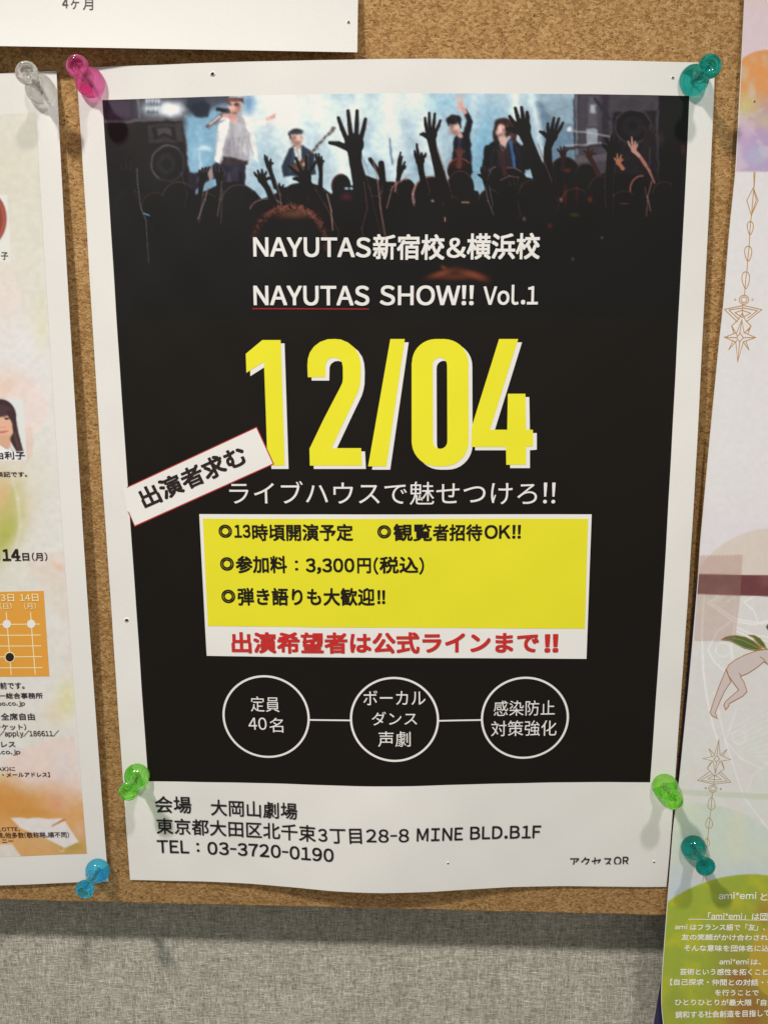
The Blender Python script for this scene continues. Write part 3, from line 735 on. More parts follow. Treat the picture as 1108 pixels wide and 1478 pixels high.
    hand((754, 184), [(735, 168), (743, 156), (752, 155), (760, 162)], (731, 186), [(762, 206), (774, 240), (792, 296)], 12, 3.0, (28, 22, 23), (108, 84, 84), .4)
    hand((796, 196), [(790, 178), (799, 170), (806, 171), (812, 177)], (779, 190), [(790, 214), (790, 240), (796, 280)], 8.6, 2.4, dk, (96, 84, 84), .3)
    hand((812, 222), [(804, 215), (808, 212), (814, 212), (819, 216)], None, [(812, 230), (812, 244)], 5, 1.4, (50, 36, 36))
    hand((850, 224), [(842, 218), (848, 213), (855, 216), (860, 222)], None, [(856, 236), (862, 250)], 5, 1.6, (60, 40, 38))
    hand((884, 214), [(874, 200), (882, 196), (891, 199), (898, 208)], (870, 210), [(880, 236), (876, 280), (874, 306)], 9.5, 2.3, (27, 21, 22), (74, 60, 62), .6)
    hand((935, 196), [(929, 184), (936, 181), (942, 182), (947, 190)], None, [(932, 214), (930, 236)], 7.5, 1.7, (46, 37, 38), (96, 80, 80), .5)
    hand((914, 216), [(906, 204), (911, 198), (916, 204), (919, 208)], None, [(921, 224), (930, 238)], 4, 1.4, (176, 134, 118))
    c.chain([(924, 228), (936, 246), (944, 264)], [2.6, 2, 1], (150, 108, 96), 1.8, .9); c.chain([(920, 230), (931, 248), (941, 268)], [2.4, 3, 3], (44, 33, 33), 1.8, 1)
    hand((892, 234), [(886, 228), (890, 222), (896, 224), (898, 230)], None, [(896, 240), (898, 243)], 3.8, 1.3, (160, 106, 84))
    c.glow(952, 200, 7, 10, (70, 58, 60), .5); c.glow(985, 216, 4, 10, (84, 52, 56), .6)
    hand((740, 276), [(733, 262), (739, 258), (746, 258), (752, 262)], None, [(742, 292), (744, 310)], 7, 1.9, (33, 25, 25), (120, 92, 90), .4)
    for (x, y, rx, ry, col, al) in [(815, 282, 3, 18, (120, 56, 44), .45), (832, 280, 3, 16, (110, 52, 40), .4), (851, 288, 4, 5, (150, 80, 60), .5), (819, 246, 5, 3, (150, 76, 44), .5), (809, 288, 2.4, 3, (190, 130, 130), .6), (756, 316, 2.6, 3.4, (150, 120, 120), .6), (793, 326, 4, 4, (110, 60, 54), .6), (829, 310, 10, 4, (72, 68, 40), .7), (868, 343, 2.2, 2.2, (110, 108, 122), .7), (826, 374, 2.4, 3, (110, 100, 106), .7), (900, 294, 8, 1.2, (150, 106, 92), .5), (624, 290, 2.4, 2, (190, 170, 150), .7)]:
        c.glow(x, y, rx, ry, col, al)
    c.chain([(930, 270), (934, 290), (932, 312)], .7, (150, 110, 96), 1.6, .6)
    for pts, w, col, al in [([(302, 262), (296, 288), (286, 316)], .9, (150, 132, 128), .7), ([(320, 262), (318, 288), (314, 312)], .8, (140, 120, 120), .6), ([(472, 280), (478, 304), (480, 332)], .9, (176, 140, 124), .8), ([(398, 262), (404, 280), (406, 296)], .8, (150, 120, 116), .6),
                            ([(539, 232), (545, 262), (549, 300), (556, 340)], .9, (156, 118, 108), .7), ([(525, 262), (530, 300), (522, 330), (525, 352)], .7, (120, 92, 92), .6), ([(558, 300), (566, 270), (590, 252)], .8, (168, 130, 124), .7), ([(630, 210), (640, 240), (648, 268)], .7, (126, 92, 84), .5),
                            ([(776, 208), (786, 236), (796, 262)], .8, (116, 88, 84), .6), ([(700, 270), (704, 290), (712, 310)], .7, (150, 130, 124), .6), ([(940, 262), (934, 284), (938, 304)], .8, (150, 118, 108), .7), ([(874, 236), (872, 270), (874, 300)], .7, (110, 86, 84), .5),
                            ([(262, 250), (270, 280), (266, 300)], .6, (96, 84, 88), .5), ([(722, 260), (734, 254), (748, 256)], .9, (132, 110, 104), .6), ([(600, 266), (596, 280), (598, 292)], 1.6, (196, 150, 150), .5), ([(572, 262), (570, 276)], 1.6, (206, 150, 150), .5)]:
        c.chain(pts, w, col, 1.6, al)
    # curly brown head at front
    c.ell(418, 356, 54, 60, (34, 25, 23), 4)
    rs = np.random.RandomState(4)
    for i in range(520):
        a = rs.uniform(math.pi * 1.02, math.pi * 2.06); rr = rs.normal(1.0, .05)
        x = 418 + 53 * rr * math.cos(a); y = 354 + 56 * rr * math.sin(a)
        b = max(0, 1 - abs(a - 4.9) / 2.1)
        d = rs.uniform(0, 6.28); l = rs.uniform(1, 3)
        c.cap((x, y), (x + l * math.cos(d), y + l * math.sin(d)), .5, .4, (66 + 122 * b * rs.uniform(.5, 1.1), 42 + 72 * b * rs.uniform(.5, 1), 34 + 52 * b), 1.4, .65)
    c.glow(425, 309, 30, 7, (160, 104, 78), .5); c.glow(418, 372, 40, 40, (30, 22, 20), .8)
    # lit parting of the head under the heading
    sl = np.s_[:, :]
    for (x, y, rx, ry, al, an) in [(636, 395, 20, 5, .85, -.3), (680, 396, 22, 5.5, .8, .25), (656, 400, 26, 6, .6, 0), (640, 386, 5, 3, .7, .5), (690, 400, 16, 5, .6, .4)]:
        c.glow(x, y, rx, ry, (172, 92, 66), al, an)
    c.glow(598, 424, 6, 12, (110, 40, 26), .5, .4); c.glow(660, 412, 36, 7, (34, 24, 22), .7); c.glow(660, 336, 18, 10, (26, 20, 20), .5)
    # dot grain, then let the picture sink into the black below
    c.a *= (1 + 0.10 * (n2 - .5))[..., None]
    c.a = np.clip(c.a + (c.a - 118) * .14 * np.clip((c.a.mean(2) - 60) / 60, 0, 1)[..., None], 0, 250)
    lowk = np.clip((Y - 300) / 110, 0, 1)[..., None] * 0.35
    c.a = c.a * (1 - lowk) + np.array((29, 23, 21)) * lowk
    return c
st = paint_stage()
def v_at(frac): return frac
vph = 0.302     # photograph ends here, as a fraction of the panel height
nu, nv = 640, 232
XZ = quad_pts(pTL, pTR, pBL, pBR, np.linspace(0, 1, nu), np.linspace(0, vph, nv))
P = SP.p3(XZ[..., 0], XZ[..., 1], E_PANEL) / MM
qx, qy = project(P[..., 0], P[..., 1], P[..., 2])
cc = ink(np.clip(st.sample(qx, qy), 0, 255))
sub = lin((40, 34, 31)) / WREF * 0.80 - np.array(BLACK)     # the sheen the lamps add over dark ink
cc = np.clip(cc - sub, 0.0035, 1)
fade = np.clip((np.linspace(0, 1, nv) - 0.90) / 0.10, 0, 1)[:, None, None]
cc = cc * (1 - fade) + np.array(BLACK) * fade
flat_print('stage_photo', SP, XZ, MAT_PRINT, poster, E_PANEL, cc)
XZ = quad_pts(pTL, pTR, pBL, pBR, np.linspace(0, 1, 90), np.linspace(vph, 1, 110))
panel = flat_print('black_panel', SP, XZ, MAT_BLACK, poster, E_PANEL)

# --- headings
W = MAT_WHITEINK
def T(s, xl, yl, xr, yr, h, col='w', bold=0.0, eps=E_TXT, **k):
    m = W if col == 'w' else M(col)
    return text(s, xl, yl, xr, yr, h, SP, m, poster, bold, eps, **k)
T('NAYUTAS', 366, 371, 535, 372, 29, bold=.020)
T('新宿校', 538, 375, 641, 375.5, 37, bold=.022); T('&', 644, 372.5, 672, 372.5, 29, bold=.016); T('横浜校', 673, 375, 778, 374.5, 38, bold=.022)
T('NAYUTAS', 366.5, 441, 533, 441.5, 29, bold=.020); T('SHOW!!', 548, 441, 683, 441, 29, bold=.018); T('Vol.1', 697, 440.5, 775.5, 440, 29, bold=.018)
bm = bmesh.new(); a = SP.at(365, 445.6); b_ = SP.at(533, 446.2); ln = np.linalg.norm(b_ - a); k = 62
for i in range(k):
    ribbon_bm(bm, [lerp(a, b_, i / k), lerp(a, b_, (i + .62) / k)], 0.42)
conform('red_underline', bm, SP, M((190, 40, 40)), poster, E_TXT)

# --- the big date, each figure a part with its white echo behind
D1 = lambda pts: [(340 + x / 5.036, 470 + y / 5.036) for x, y in pts]
D7 = lambda pts: [(500 + x / 2.216, 460 + y / 2.216) for x, y in pts]
def arcp(cx, cy, rx, ry, a0, a1, n=9): return [(cx + rx * math.cos(math.radians(a0 + (a1 - a0) * i / n)), cy + ry * math.sin(math.radians(a0 + (a1 - a0) * i / n))) for i in range(n + 1)]
one = D1([(75, 205), (195, 105), (328, 105), (357, 1017), (233, 1017), (207, 262), (80, 343)])
two = D1([(525, 375), (522, 290), (526, 240), (540, 195), (570, 152), (615, 118), (670, 99), (720, 97), (765, 101), (815, 122), (862, 160), (892, 205), (905, 250), (910, 310), (908, 400), (900, 445), (888, 485), (800, 670), (697, 890), (912, 890), (918, 1017), (540, 1017), (537, 895), (640, 680), (762, 445), (776, 415), (780, 385), (779, 300), (772, 265), (752, 243), (720, 232), (690, 236), (665, 254), (654, 280), (652, 375)])
slash = D7([(140, 65), (186, 65), (127, 472), (69, 472)])
zo = arcp(310, 140, 79, 75, -88, 0) + [(390, 392)] + arcp(311, 392, 79, 80, 0, 90) + arcp(287, 392, 79, 80, 90, 180) + [(208, 140)] + arcp(286, 140, 77, 75, 180, 268)
zi = arcp(298, 148, 23, 24, 270, 360, 6) + arcp(299, 392, 23, 24, 0, 90, 6) + arcp(299, 392, 23, 24, 92, 180, 6) + arcp(298, 148, 23, 24, 180, 268, 6)
four = D7([(487, 65), (548, 65), (458, 355), (513, 355), (515, 240), (571, 240), (573, 355), (595, 355), (595, 408), (573, 410), (573, 467), (510, 467), (509, 410), (398, 410), (400, 345)])
YEL = (234, 224, 44)
def zero(dx, dy, mat, eps):
    # ring between outer and inner outline
    bm = bmesh.new()
    O = [SP.at(x + dx, y + dy) for x, y in D7(zo)]; I = [SP.at(x + dx, y + dy) for x, y in D7(zi)]
    def ang(P_, c0): return [math.atan2(p[1] - c0[1], (p[0] - c0[0]) * 2.2) for p in P_]
    c0 = np.mean(O, 0)
    def ray_hit(P_, th):
        d = np.array([math.cos(th), math.sin(th)]); best = None
        for i in range(len(P_)):
            p = P_[i] - c0; e = P_[(i + 1) % len(P_)] - P_[i]
            den = d[0] * e[1] - d[1] * e[0]
            if abs(den) < 1e-9: continue
            t = (p[0] * e[1] - p[1] * e[0]) / den; u = (p[0] * d[1] - p[1] * d[0]) / den
            if t > 0 and -1e-6 <= u <= 1 + 1e-6: best = t if best is None else max(best, t)
        return c0 + d * (best or 0)
    nn = 160; lo = []; li = []
    for i in range(nn):
        th = i * math.tau / nn; th = math.atan2(math.sin(th) * 2.2, math.cos(th))
        lo.append(bm.verts.new((*ray_hit(O, th), 0))); li.append(bm.verts.new((*ray_hit(I, th), 0)))
    for i in range(nn):
        j = (i + 1) % nn; bm.faces.new((lo[i], lo[j], li[j], li[i]))
    return conform('figure', bm, SP, mat, poster, eps)
for pts in (one, two, slash, four):
    poly('figure_shadow', [(x + 5.6, y + 4.8) for x, y in pts], SP, W, poster, E_BOX)
zero(5.6, 4.8, W, E_BOX).name = 'figure_shadow'
for pts in (one, two, slash, four): poly('figure', pts, SP, M(YEL), poster, E_YEL)
zero(0, 0, M(YEL), E_YEL)

# --- slanted banner
poly('banner_border', [(183.8, 702.6), (370.8, 615.6), (396, 669.8), (194.8, 760.4), (186.2, 741)], SP, M((176, 48, 46)), poster, E_YEL + .03)
poly('banner', [(178, 707), (184.2, 704.2), (370.1, 617.6), (393.8, 669.0), (195.2, 758.2), (187, 739), (184, 738)], SP, W, poster, E_YEL + .06)
T('出演者求む', 210.8, 735.2, 360.2, 668.0, 30.5, (40, 30, 26), bold=.028, eps=E_YEL + .11)
# --- tagline
T('ライブハウスで魅せつけろ', 332, 728, 774, 728.5, 34, bold=-.004); T('!!', 783, 726.5, 800.5, 726.5, 30, bold=-.002)
# --- information box
boxm = poly('info_box', [(287.8, 742), (853.2, 742.3), (845.7, 950.8), (298.6, 946.4)], SP, W, poster, E_BOX)
poly('yellow_field', [(293, 748.4), (848, 748.6), (843.4, 907.4), (300.3, 903.4)], SP, M((228, 218, 42)), poster, E_YEL)
BK = (26, 19, 16)
T('◎', 316.2, 776, 335.5, 776, 19, BK, .010); T('13', 338.8, 776, 362, 776, 19, BK, .026); T('時頃開演予定', 364.5, 780.6, 509.6, 780.6, 24.6, BK, .024)
T('◎', 544.5, 776.8, 564.2, 776.8, 19, BK, .010); T('観覧', 567.6, 780.8, 623.2, 780.8, 25, BK, .024); T('者招待', 624.2, 780.6, 695.4, 780.4, 24, BK, .024); T('OK!!', 698.6, 777.6, 751, 777.4, 20, BK, .022)
T('◎', 318.4, 823.4, 338.2, 823.4, 19.4, BK, .010); T('参加料', 341, 827, 414.6, 827, 25, BK, .024); T('：', 426, 823.2, 430.6, 823.2, 14.5, BK, .012)
T('3,300', 441.7, 828, 511.5, 828, 22.6, BK, .024); T('円', 515.6, 827.2, 535.3, 827.2, 22, BK, .024); T('(', 539, 829, 546, 829, 25, BK, .022); T('税込', 547.5, 827.4, 603.5, 827.4, 24.4, BK, .024); T(')', 604.6, 829, 611.6, 829, 25, BK, .022)
T('◎', 320.4, 870.2, 340.2, 870.2, 19.4, BK, .010); T('弾き語りも大歓迎', 343.6, 873.6, 540.8, 873.8, 25.6, BK, .024); T('!!', 544.4, 871.6, 555.8, 871.6, 20, BK, .026)
RD = (196, 44, 40)
T('出演希望者は公式ラインまで', 335, 942.4, 776.8, 942.4, 31, RD, .030); T('!!', 785, 941.4, 805, 941.2, 26.4, RD, .034)
# --- three circles with their captions
def ring(cx, cy, r_px, name='circle_outline'):
    c0 = SP.at(cx, cy); r = (SP.at(cx + r_px, cy)[0] - SP.at(cx - r_px, cy)[0]) / 2
    bm = bmesh.new(); ribbon_bm(bm, [c0 + r * np.array([math.cos(i * math.tau / 96), math.sin(i * math.tau / 96)]) for i in range(96)], 0.80, True)
    return conform(name, bm, SP, W, poster, E_TXT)
ring(384, 1034.6, 61.2); ring(569, 1038.2, 62.6); ring(756.8, 1036.2, 61.8)
strokes('connecting_line', [[(446, 1038.6), (505, 1039.4)]], SP, W, poster, E_TXT + .02, 0.60)
strokes('connecting_line', [[(632.6, 1040), (694, 1038.8)]], SP, W, poster, E_TXT + .02, 0.60)
T('定員', 362.4, 1026.5, 403.8, 1027.5, 22, bold=-.004); T('40', 359.5, 1053, 385.5, 1053, 17.6, bold=.004); T('名', 389.2, 1056.5, 409.2, 1057, 21, bold=-.004)
T('ボーカル', 524.4, 1017.5, 613.9, 1017.3, 21, bold=.0); T('ダンス', 536.6, 1046.6, 601.7, 1046.4, 19.6, bold=.0); T('声劇', 545.6, 1077.6, 592.4, 1077.4, 22.4, bold=-.004)
T('感染防止', 712, 1033.4, 799.8, 1032, 21.8, bold=-.004); T('対策強化', 708.2, 1063, 802.2, 1061.6, 22.4, bold=-.004)
# --- address
AD = (30, 26, 26)
T('会場', 224.9, 1172.8, 277.2, 1173.6, 24.4, AD, .010); T('大岡山劇場', 304.8, 1176.4, 429.3, 1182.8, 23.6, AD, .010)
T('東京都大田区北千束', 226.8, 1203.1, 455.9, 1215.3, 23.2, AD, .010); T('3', 459.7, 1214, 472.7, 1214.4, 18.4, AD, .012); T('丁目', 476.7, 1216.8, 522.5, 1217.4, 21.8, AD, .010)
T('28-8', 528.4, 1215.2, 590, 1214.8, 19, AD, .009); T('MINE', 601, 1213.9, 667.3, 1212, 18.4, AD, .013); T('BLD.B1F', 677.9, 1211.4, 779.7, 1209, 18.4, AD, .013)
T('TEL', 227.6, 1230.4, 273.6, 1231.2, 18.4, AD, .013); T('：', 284.4, 1228.8, 288.6, 1228.8, 12.7, AD, .015); T('03-3720-0190', 300.2, 1232.8, 481.6, 1243.8, 18.8, AD, .015)
T('アクセス', 821.6, 1250.4, 882.5, 1250, 13.6, AD, .010, clip=.24); T('QR', 885, 1250.4, 906.4, 1250, 14.4, AD, .014, clip=.26)
for i, (x, y, r) in enumerate([(307, 107, .5), (183.5, 895, .62), (970, 112, .33), (646, 1245.5, .33), (943, 1243.5, .3)]):
    pin_hole(SP, x, y, r, poster, 20 + i)

# ================================================================== sheet hanging above
def ht(x, z):
    k = np.clip((152 + 60 - z) / 60, 0, 1.2)
    s = np.clip((x + 125) / 118, 0, 1)
    return 1.4 + (5.6 - 3.4 * s) * k ** 2.2
ST = Sheet(ht)
top = empty('paper_notice', (-110, 0, 150))
tag(top, 'plain white sheet reading 4ヶ月 at the top left, its lower edge curling off the board', 'notice')
bR = ST.at(515.5, 75.5); bM = ST.at(230, 66.5); bL = ST.at(0, 66.5)
bRt = ST.at(516.5, 0)
edge = (bRt - bR) / np.linalg.norm(bRt - bR)
dirb = (bL - bR) / np.linalg.norm(bL - bR)
us = np.linspace(0, 1, 90); vs_ = np.linspace(0, 1, 80)
XZ = np.zeros((80, 90, 2))
for i, v in enumerate(vs_):
    for j, u in enumerate(us):
        XZ[i, j] = bR + dirb * 210 * (1 - u) + edge * 220 * (1 - v) ** 1.0
paper_mesh('paper_sheet', ST, XZ, MAT_PAPER, top)
TK = (52, 42, 56)
text('4', 90.2, 11.6, 98.8, 11.8, 14, ST, M(TK), top, .006); text('ケ', 102.4, 13.2, 114.6, 13.4, 13.6, ST, M(TK), top, .0); text('月', 120, 14.4, 134.6, 14.6, 16, ST, M(TK), top, .0)
pin_hole(ST, 503, 32, .36, top, 3)

# ================================================================== flyer on the left
def hl(x, z):
    s = np.clip((x + 320) / 210, 0, 1); t = np.clip((148 - z) / 297, 0, 1)
    return 1.0 + 2.9 * np.sin(np.pi * t) ** 0.7 * s ** 2 + 1.3 * np.sin(np.pi * s) + 0.08 * np.sin(x * .2 + z * .05)
SL = Sheet(hl)
left = empty('flyer', (-215, 0, -148))
tag(left, 'pastel petal flyer with portraits and an orange timetable, left of the concert poster', 'flyer')
lTR, lBR = SL.at(82, 102), SL.at(156.8, 1272)
dv = lBR - lTR; dn = np.array([dv[1], -dv[0]]); dn /= np.linalg.norm(dn); dn = dn if dn[0] < 0 else -dn
lb0 = SL.at(0, 1278); db = lb0 - lBR; db /= np.linalg.norm(db)
lTL = lTR + db * 210; lBL = lBR + db * 210
paper_mesh('paper_sheet', SL, quad_pts(lTL, lTR, lBL, lBR, np.linspace(0, 1, 70), np.linspace(0, 1, 130)), MAT_PAPER, left)
def paint_left():
    c = Canvas(-400, 150, 132, 1250, (221, 216, 200))
    X, Y = c.X, c.Y
    n1 = fbm(c.h, c.w, 90, 40); n2 = fbm(c.h, c.w, 34, 50); n3 = fbm(c.h, c.w, 7, 60)
    def wash(cx, cy, rx, ry, col, al, an=0): c.glow(cx, cy, rx, ry, col, al, an)
    k = np.clip((Y - 330) / 200, 0, 1)[..., None]
    c.a = np.array((220, 214, 196)) * (1 - k) + np.array((222, 218, 208)) * k
    c.put(np.s_[:, :], .35 * np.clip((n1 - .5) * 4, 0, 1), (214, 206, 176))
    wash(40, 520, 36, 90, (226, 222, 218), .9, -.3); wash(8, 430, 26, 50, (232, 214, 200), .7); wash(10, 560, 40, 26, (232, 200, 178), .8)
    c.ell(38, 590, 32, 38, (232, 212, 202), 3, .75); c.arc(38, 590, 32, 38, -1.2, 1.2, .8, (228, 222, 208), 2, .7)
    c.poly([(37, 618), (48, 615), (50, 640), (44, 662), (38, 668)], (226, 196, 178), 2, .7)
    c.chain([(46, 612), (51, 640), (49, 658), (38, 678), (22, 696)], 1.4, (226, 222, 208), 2, .7)
    wash(60, 470, 14, 40, (222, 214, 180), .6)
    wash(-20, 740, 46, 60, (206, 170, 96), .9, .5); wash(8, 770, 18, 42, (176, 178, 86), .95, .45); wash(14, 722, 8, 26, (188, 190, 110), .8, .5); wash(6, 715, 10, 20, (216, 176, 124), .6)
    c.chain([(18, 690), (26, 720), (30, 760), (20, 800)], [2, 2.4, 2.4, 1.6], (228, 224, 210), 3, .35)
    c.poly([(34, 800), (98, 796), (102, 905), (92, 898), (64, 862)], (222, 210, 194), 4, .8)
    wash(84, 818, 12, 5, (226, 186, 160), .8, .5); wash(66, 826, 26, 5, (224, 200, 180), .5, .4); wash(100, 940, 6, 22, (226, 204, 196), .7)
    wash(96, 1010, 16, 30, (220, 212, 158), .85, .2); wash(78, 1030, 18, 14, (224, 204, 172), .6)
    c.poly([(0, 1100), (40, 1078), (80, 1066), (108, 1063), (118, 1150), (60, 1150), (10, 1120)], (230, 206, 192), 5, .85)
    wash(92, 1110, 16, 26, (222, 212, 206), .9); wash(60, 1128, 26, 14, (228, 196, 184), .5)
    c.put(np.s_[:, :], .97 * np.clip((Y - 1112 - X * .22 + 30 * (n2 - .5)) / 26, 0, 1), (216, 160, 96))
    wash(10, 1160, 40, 22, (206, 136, 60), .7); wash(40, 1172, 30, 8, (204, 140, 60), .7); wash(90, 1150, 22, 24, (222, 180, 150), .8); wash(82, 1160, 10, 12, (216, 150, 110), .7)
    wash(70, 1178, 22, 6, (208, 146, 70), .6); wash(115, 1200, 7, 12, (220, 182, 160), .7); wash(106, 1222, 20, 12, (176, 152, 78), .85); wash(60, 1215, 30, 14, (206, 166, 112), .7)
    c.poly([(16, 1181), (30, 1180), (40, 1181.5), (56, 1180), (70, 1182), (92, 1181), (76, 1192), (94, 1185), (104, 1200), (114, 1215), (94, 1224), (66, 1210), (30, 1195)], (224, 216, 208), 2.2)
    c.chain([(76, 1192), (93, 1183)], [.8, 1.6], (196, 122, 80), 1.4); c.arc(89, 1226, 3.4, 3.4, 0, 3, .7, (236, 206, 150), 1.5)
    c.poly([(-60, 1222), (18, 1218), (28, 1232), (36, 1242), (-60, 1246)], (222, 216, 208), 3, .9)
    c.a *= (1 + .07 * (n3 - .5))[..., None]
    # portrait boxes
    c.poly([(-60, 281), (10.5, 281), (15.5, 360), (15.5, 378), (-60, 378)], (228, 224, 212), 1.5)
    c.ell(-16, 316, 26, 38, (142, 66, 50), 2); c.arc(-14, 316, 20, 32, -1, .9, 1.4, (186, 100, 76), 3, .8); c.ell(-22, 320, 20, 28, (110, 52, 44), 8, .8)
    c.poly([(-70, 576), (33.5, 576), (39, 664), (-70, 664)], (222, 222, 214), 1.3)
    hair = (62, 44, 44)
    c.ell(1, 602, 23, 26, hair, 1.6); c.poly([(10, 580), (23, 600), (27, 624), (34, 651), (24, 652), (14, 634), (14, 604)], hair, 1.6)
    c.poly([(20, 610), (25, 630), (31, 650), (26, 651), (20, 630)], (92, 64, 60), 2, .8)
    c.ell(3, 616, 17.5, 21, (224, 178, 146), 1.5); c.poly([(-8, 628), (15, 628), (16, 648), (-8, 648)], (214, 166, 134), 1.8)
    c.ell(-1, 593, 19, 9, (76, 54, 54), 2.5); c.chain([(14, 596), (20, 608), (21, 622)], [4, 3, 2], hair, 1.6)
    c.cap((7.5, 604), (13.5, 603.2), 1.0, .8, (52, 30, 36), 1); c.ell(10.4, 604.2, 2.6, 1.5, (60, 34, 38), 1.1); c.ell(-4, 604.6, 2.6, 1.5, (60, 34, 38), 1.1); c.cap((7, 598.6), (14, 598.4), .5, .5, (90, 60, 56), 1, .7)
    c.cap((-7, 604), (-2, 604.4), 1.0, .8, (52, 30, 36), 1); c.ell(7, 617, 1.6, .9, (196, 136, 112), 1.3); c.ell(2, 617, 1.2, .8, (190, 130, 108), 1.2)
    c.chain([(-2, 624), (5, 623.6), (12, 622)], [1.0, 1.3, .7], (196, 92, 88), 1.1); c.glow(13, 614, 5, 5, (236, 168, 140), .5)
    c.poly([(-20, 640), (0, 642), (12, 650), (17, 642), (24, 652), (24, 664), (-20, 664)], (236, 234, 232), 1.5); c.chain([(16, 645), (20, 652)], .9, (200, 180, 196), 1.2)
    c.chain([(-2, 640), (8, 647), (17, 650)], .5, (180, 160, 160), 1, .6)
    return c
cl = paint_left()
w0 = db
def LP(px, py): return SL.at(px, py)
rTR, rBR = LP(52, 162.5), LP(125.8, 1232.2)
rTL, rBL = rTR + db * 186, rBR + db * 188
frac = 48 / 187.0
us = np.concatenate([np.linspace(0, 1 - frac, 26)[:-1], np.linspace(1 - frac, 1, 112)])
XZ = quad_pts(rTL, rTR, rBL, rBR, us, np.linspace(0, 1, 720))
P = SL.p3(XZ[..., 0], XZ[..., 1], .05) / MM; qx, qy = project(P[..., 0], P[..., 1], P[..., 2])
flat_print('petal_artwork', SL, XZ, MAT_PRINT, left, E_PANEL, ink(np.clip(cl.sample(qx, qy), 0, 255)))
OR = (222, 156, 62); CR = (250, 222, 166)
orange = poly('timetable', [(-60, 855), (63.6, 852.7), (71.9, 976.2), (-60, 977.6)], SL, M(OR), left, .09)
lines = [[(9.7, 883.5), (13.4, 930), (17, 974)], [(44.8, 883.5), (48, 930), (51.6, 973.4)]]
for y, x in ((900.6, 58.2), (916.4, 59.4), (932, 60.3), (947.5, 61.5), (963.4, 62.2)): lines.append([(-58, y + 1.2), (0, y + .4), (x, y)])
for ln_ in lines: strokes('timetable_line', [ln_], SL, M(CR), left, .12 + .004 * lines.index(ln_), .36)
def dot(sheet, cx, cy, r, mat, parent, eps, name): return poly(name, circle_px(cx, cy, r, r * 1.02), sheet, mat, parent, eps)
dot(SL, 10.6, 900.6, 6, MAT_WHITEINK, left, .17, 'white_dot'); dot(SL, 45.7, 900.3, 6, MAT_WHITEINK, left, .17, 'white_dot')
dot(SL, 14.9, 948.3, 7.6, M(CR), left, .17, 'dot_rim'); dot(SL, 14.9, 948.3, 6.2, M((44, 30, 24)), left, .20, 'black_dot')
LB = (58, 40, 44)
def TL_(s, xl, yl, xr, yr, h, col=LB, bold=.012): return text(s, xl, yl, xr, yr, h, SL, M(col), left, bold, .2)
TL_('子', 2.4, 374.7, 13, 374.7, 10.6, bold=-.004)
TL_('由利子', -6.5, 662.8, 37.2, 662.6, 11.2); TL_('表記です。', -4.3, 688.2, 40, 688, 7.6)
TL_('14', 5, 809.2, 30.4, 809, 16.8, (44, 28, 24), .03); TL_('日', 33.5, 809, 43.2, 809, 11, (44, 28, 24), .02); TL_('(月)', 47.3, 809.4, 69.4, 809.2, 12.2, (44, 28, 24), .012); TL_('月', -11, 808.6, 0.6, 808.6, 11, (44, 28, 24), .02)
strokes('lettering', [[(4.6, 808.8), (13.0, 808.7)]], SL, M((44, 28, 24)), left, .21, .34); strokes('lettering', [[(22.4, 808.8), (31.4, 808.7)]], SL, M((44, 28, 24)), left, .21, .34)
TL_('3日', 2.6, 868.2, 22, 868, 10.6, CR, .014); TL_('14日', 30.2, 868, 57, 867.8, 10.8, CR, .014); TL_('(日)', 1.2, 879.3, 18.3, 879.2, 9, CR, .008); TL_('(月)', 36.2, 879.2, 53.2, 879, 9, CR, .008)
TL_('前です。', 1.2, 994.2, 36.3, 994, 9.8); TL_('一総合事務所', -1, 1008.2, 62.7, 1007.8, 8.4); TL_('oo.co.jp', -2.4, 1019.9, 37, 1019.7, 8.2)
TL_('全席自由', 2.4, 1039.2, 51.2, 1039, 10.2); TL_('チケット)', -7, 1053.6, 38.7, 1053.4, 8.9); TL_('/apply/186611/', -1.2, 1064.8, 86.7, 1064.2, 10.8)
TL_('ドレス', -8, 1078.2, 23.1, 1078, 8); TL_('.co.jp', 0, 1089.9, 30.2, 1089.7, 8.2); TL_('AX)に', -2.4, 1112.8, 22.8, 1112.6, 6.8); TL_('・メールアドレス】', 4.3, 1121.6, 72.7, 1121.2, 7.2)
TL_('LOTTE,', -1, 1199.8, 29.6, 1199.4, 6, bold=.004); TL_('院,他多数(敬称略,順不同)', -3, 1209.4, 100.5, 1208.8, 8.6, bold=.004); TL_('ニー', 4.1, 1215.8, 19.9, 1215.6, 4.4, bold=.004)

# ================================================================== leaflets on the right
EDGE = [(1075.5, -60), (1073.3, 0), (1068, 105.6), (1060.5, 246.5), (1052, 328), (1043.3, 436), (1036.2, 500), (1021.5, 652), (1009.3, 787), (1007, 828), (999, 922.6), (992, 1000), (980.6, 1115), (970.5, 1195.6), (963.8, 1283), (958.6, 1350), (953.7, 1418), (953.4, 1452), (956.5, 1480), (958.5, 1500)]
def edge_sheet(name, sheet, pts, width, mat, parent, nrow=200, us=None):
    q = np.array([sheet.at(*p) for p in pts]); 
    z = q[:, 1]; zz = np.linspace(z[0], z[-1], nrow)
    xx = np.interp(-zz, -z, q[:, 0])
    k = np.ones(5) / 5; xx2 = np.convolve(np.pad(xx, 2, mode='edge'), k, 'valid')
    xx2[:2] = xx[:2]; xx2[-2:] = xx[-2:]
    us = np.linspace(0, 1, 40) if us is None else us
    XZ = np.zeros((nrow, len(us), 2)); XZ[..., 0] = xx2[:, None] + us[None] * width; XZ[..., 1] = zz[:, None]
    return XZ, paper_mesh(name, sheet, XZ, mat, parent) if mat else None
def hu(x, z): return 1.3 + 0 * x + 0.35 * np.sin(z * .02)
SU = Sheet(hu)
under = empty('leaflet', (150, 0, -180))
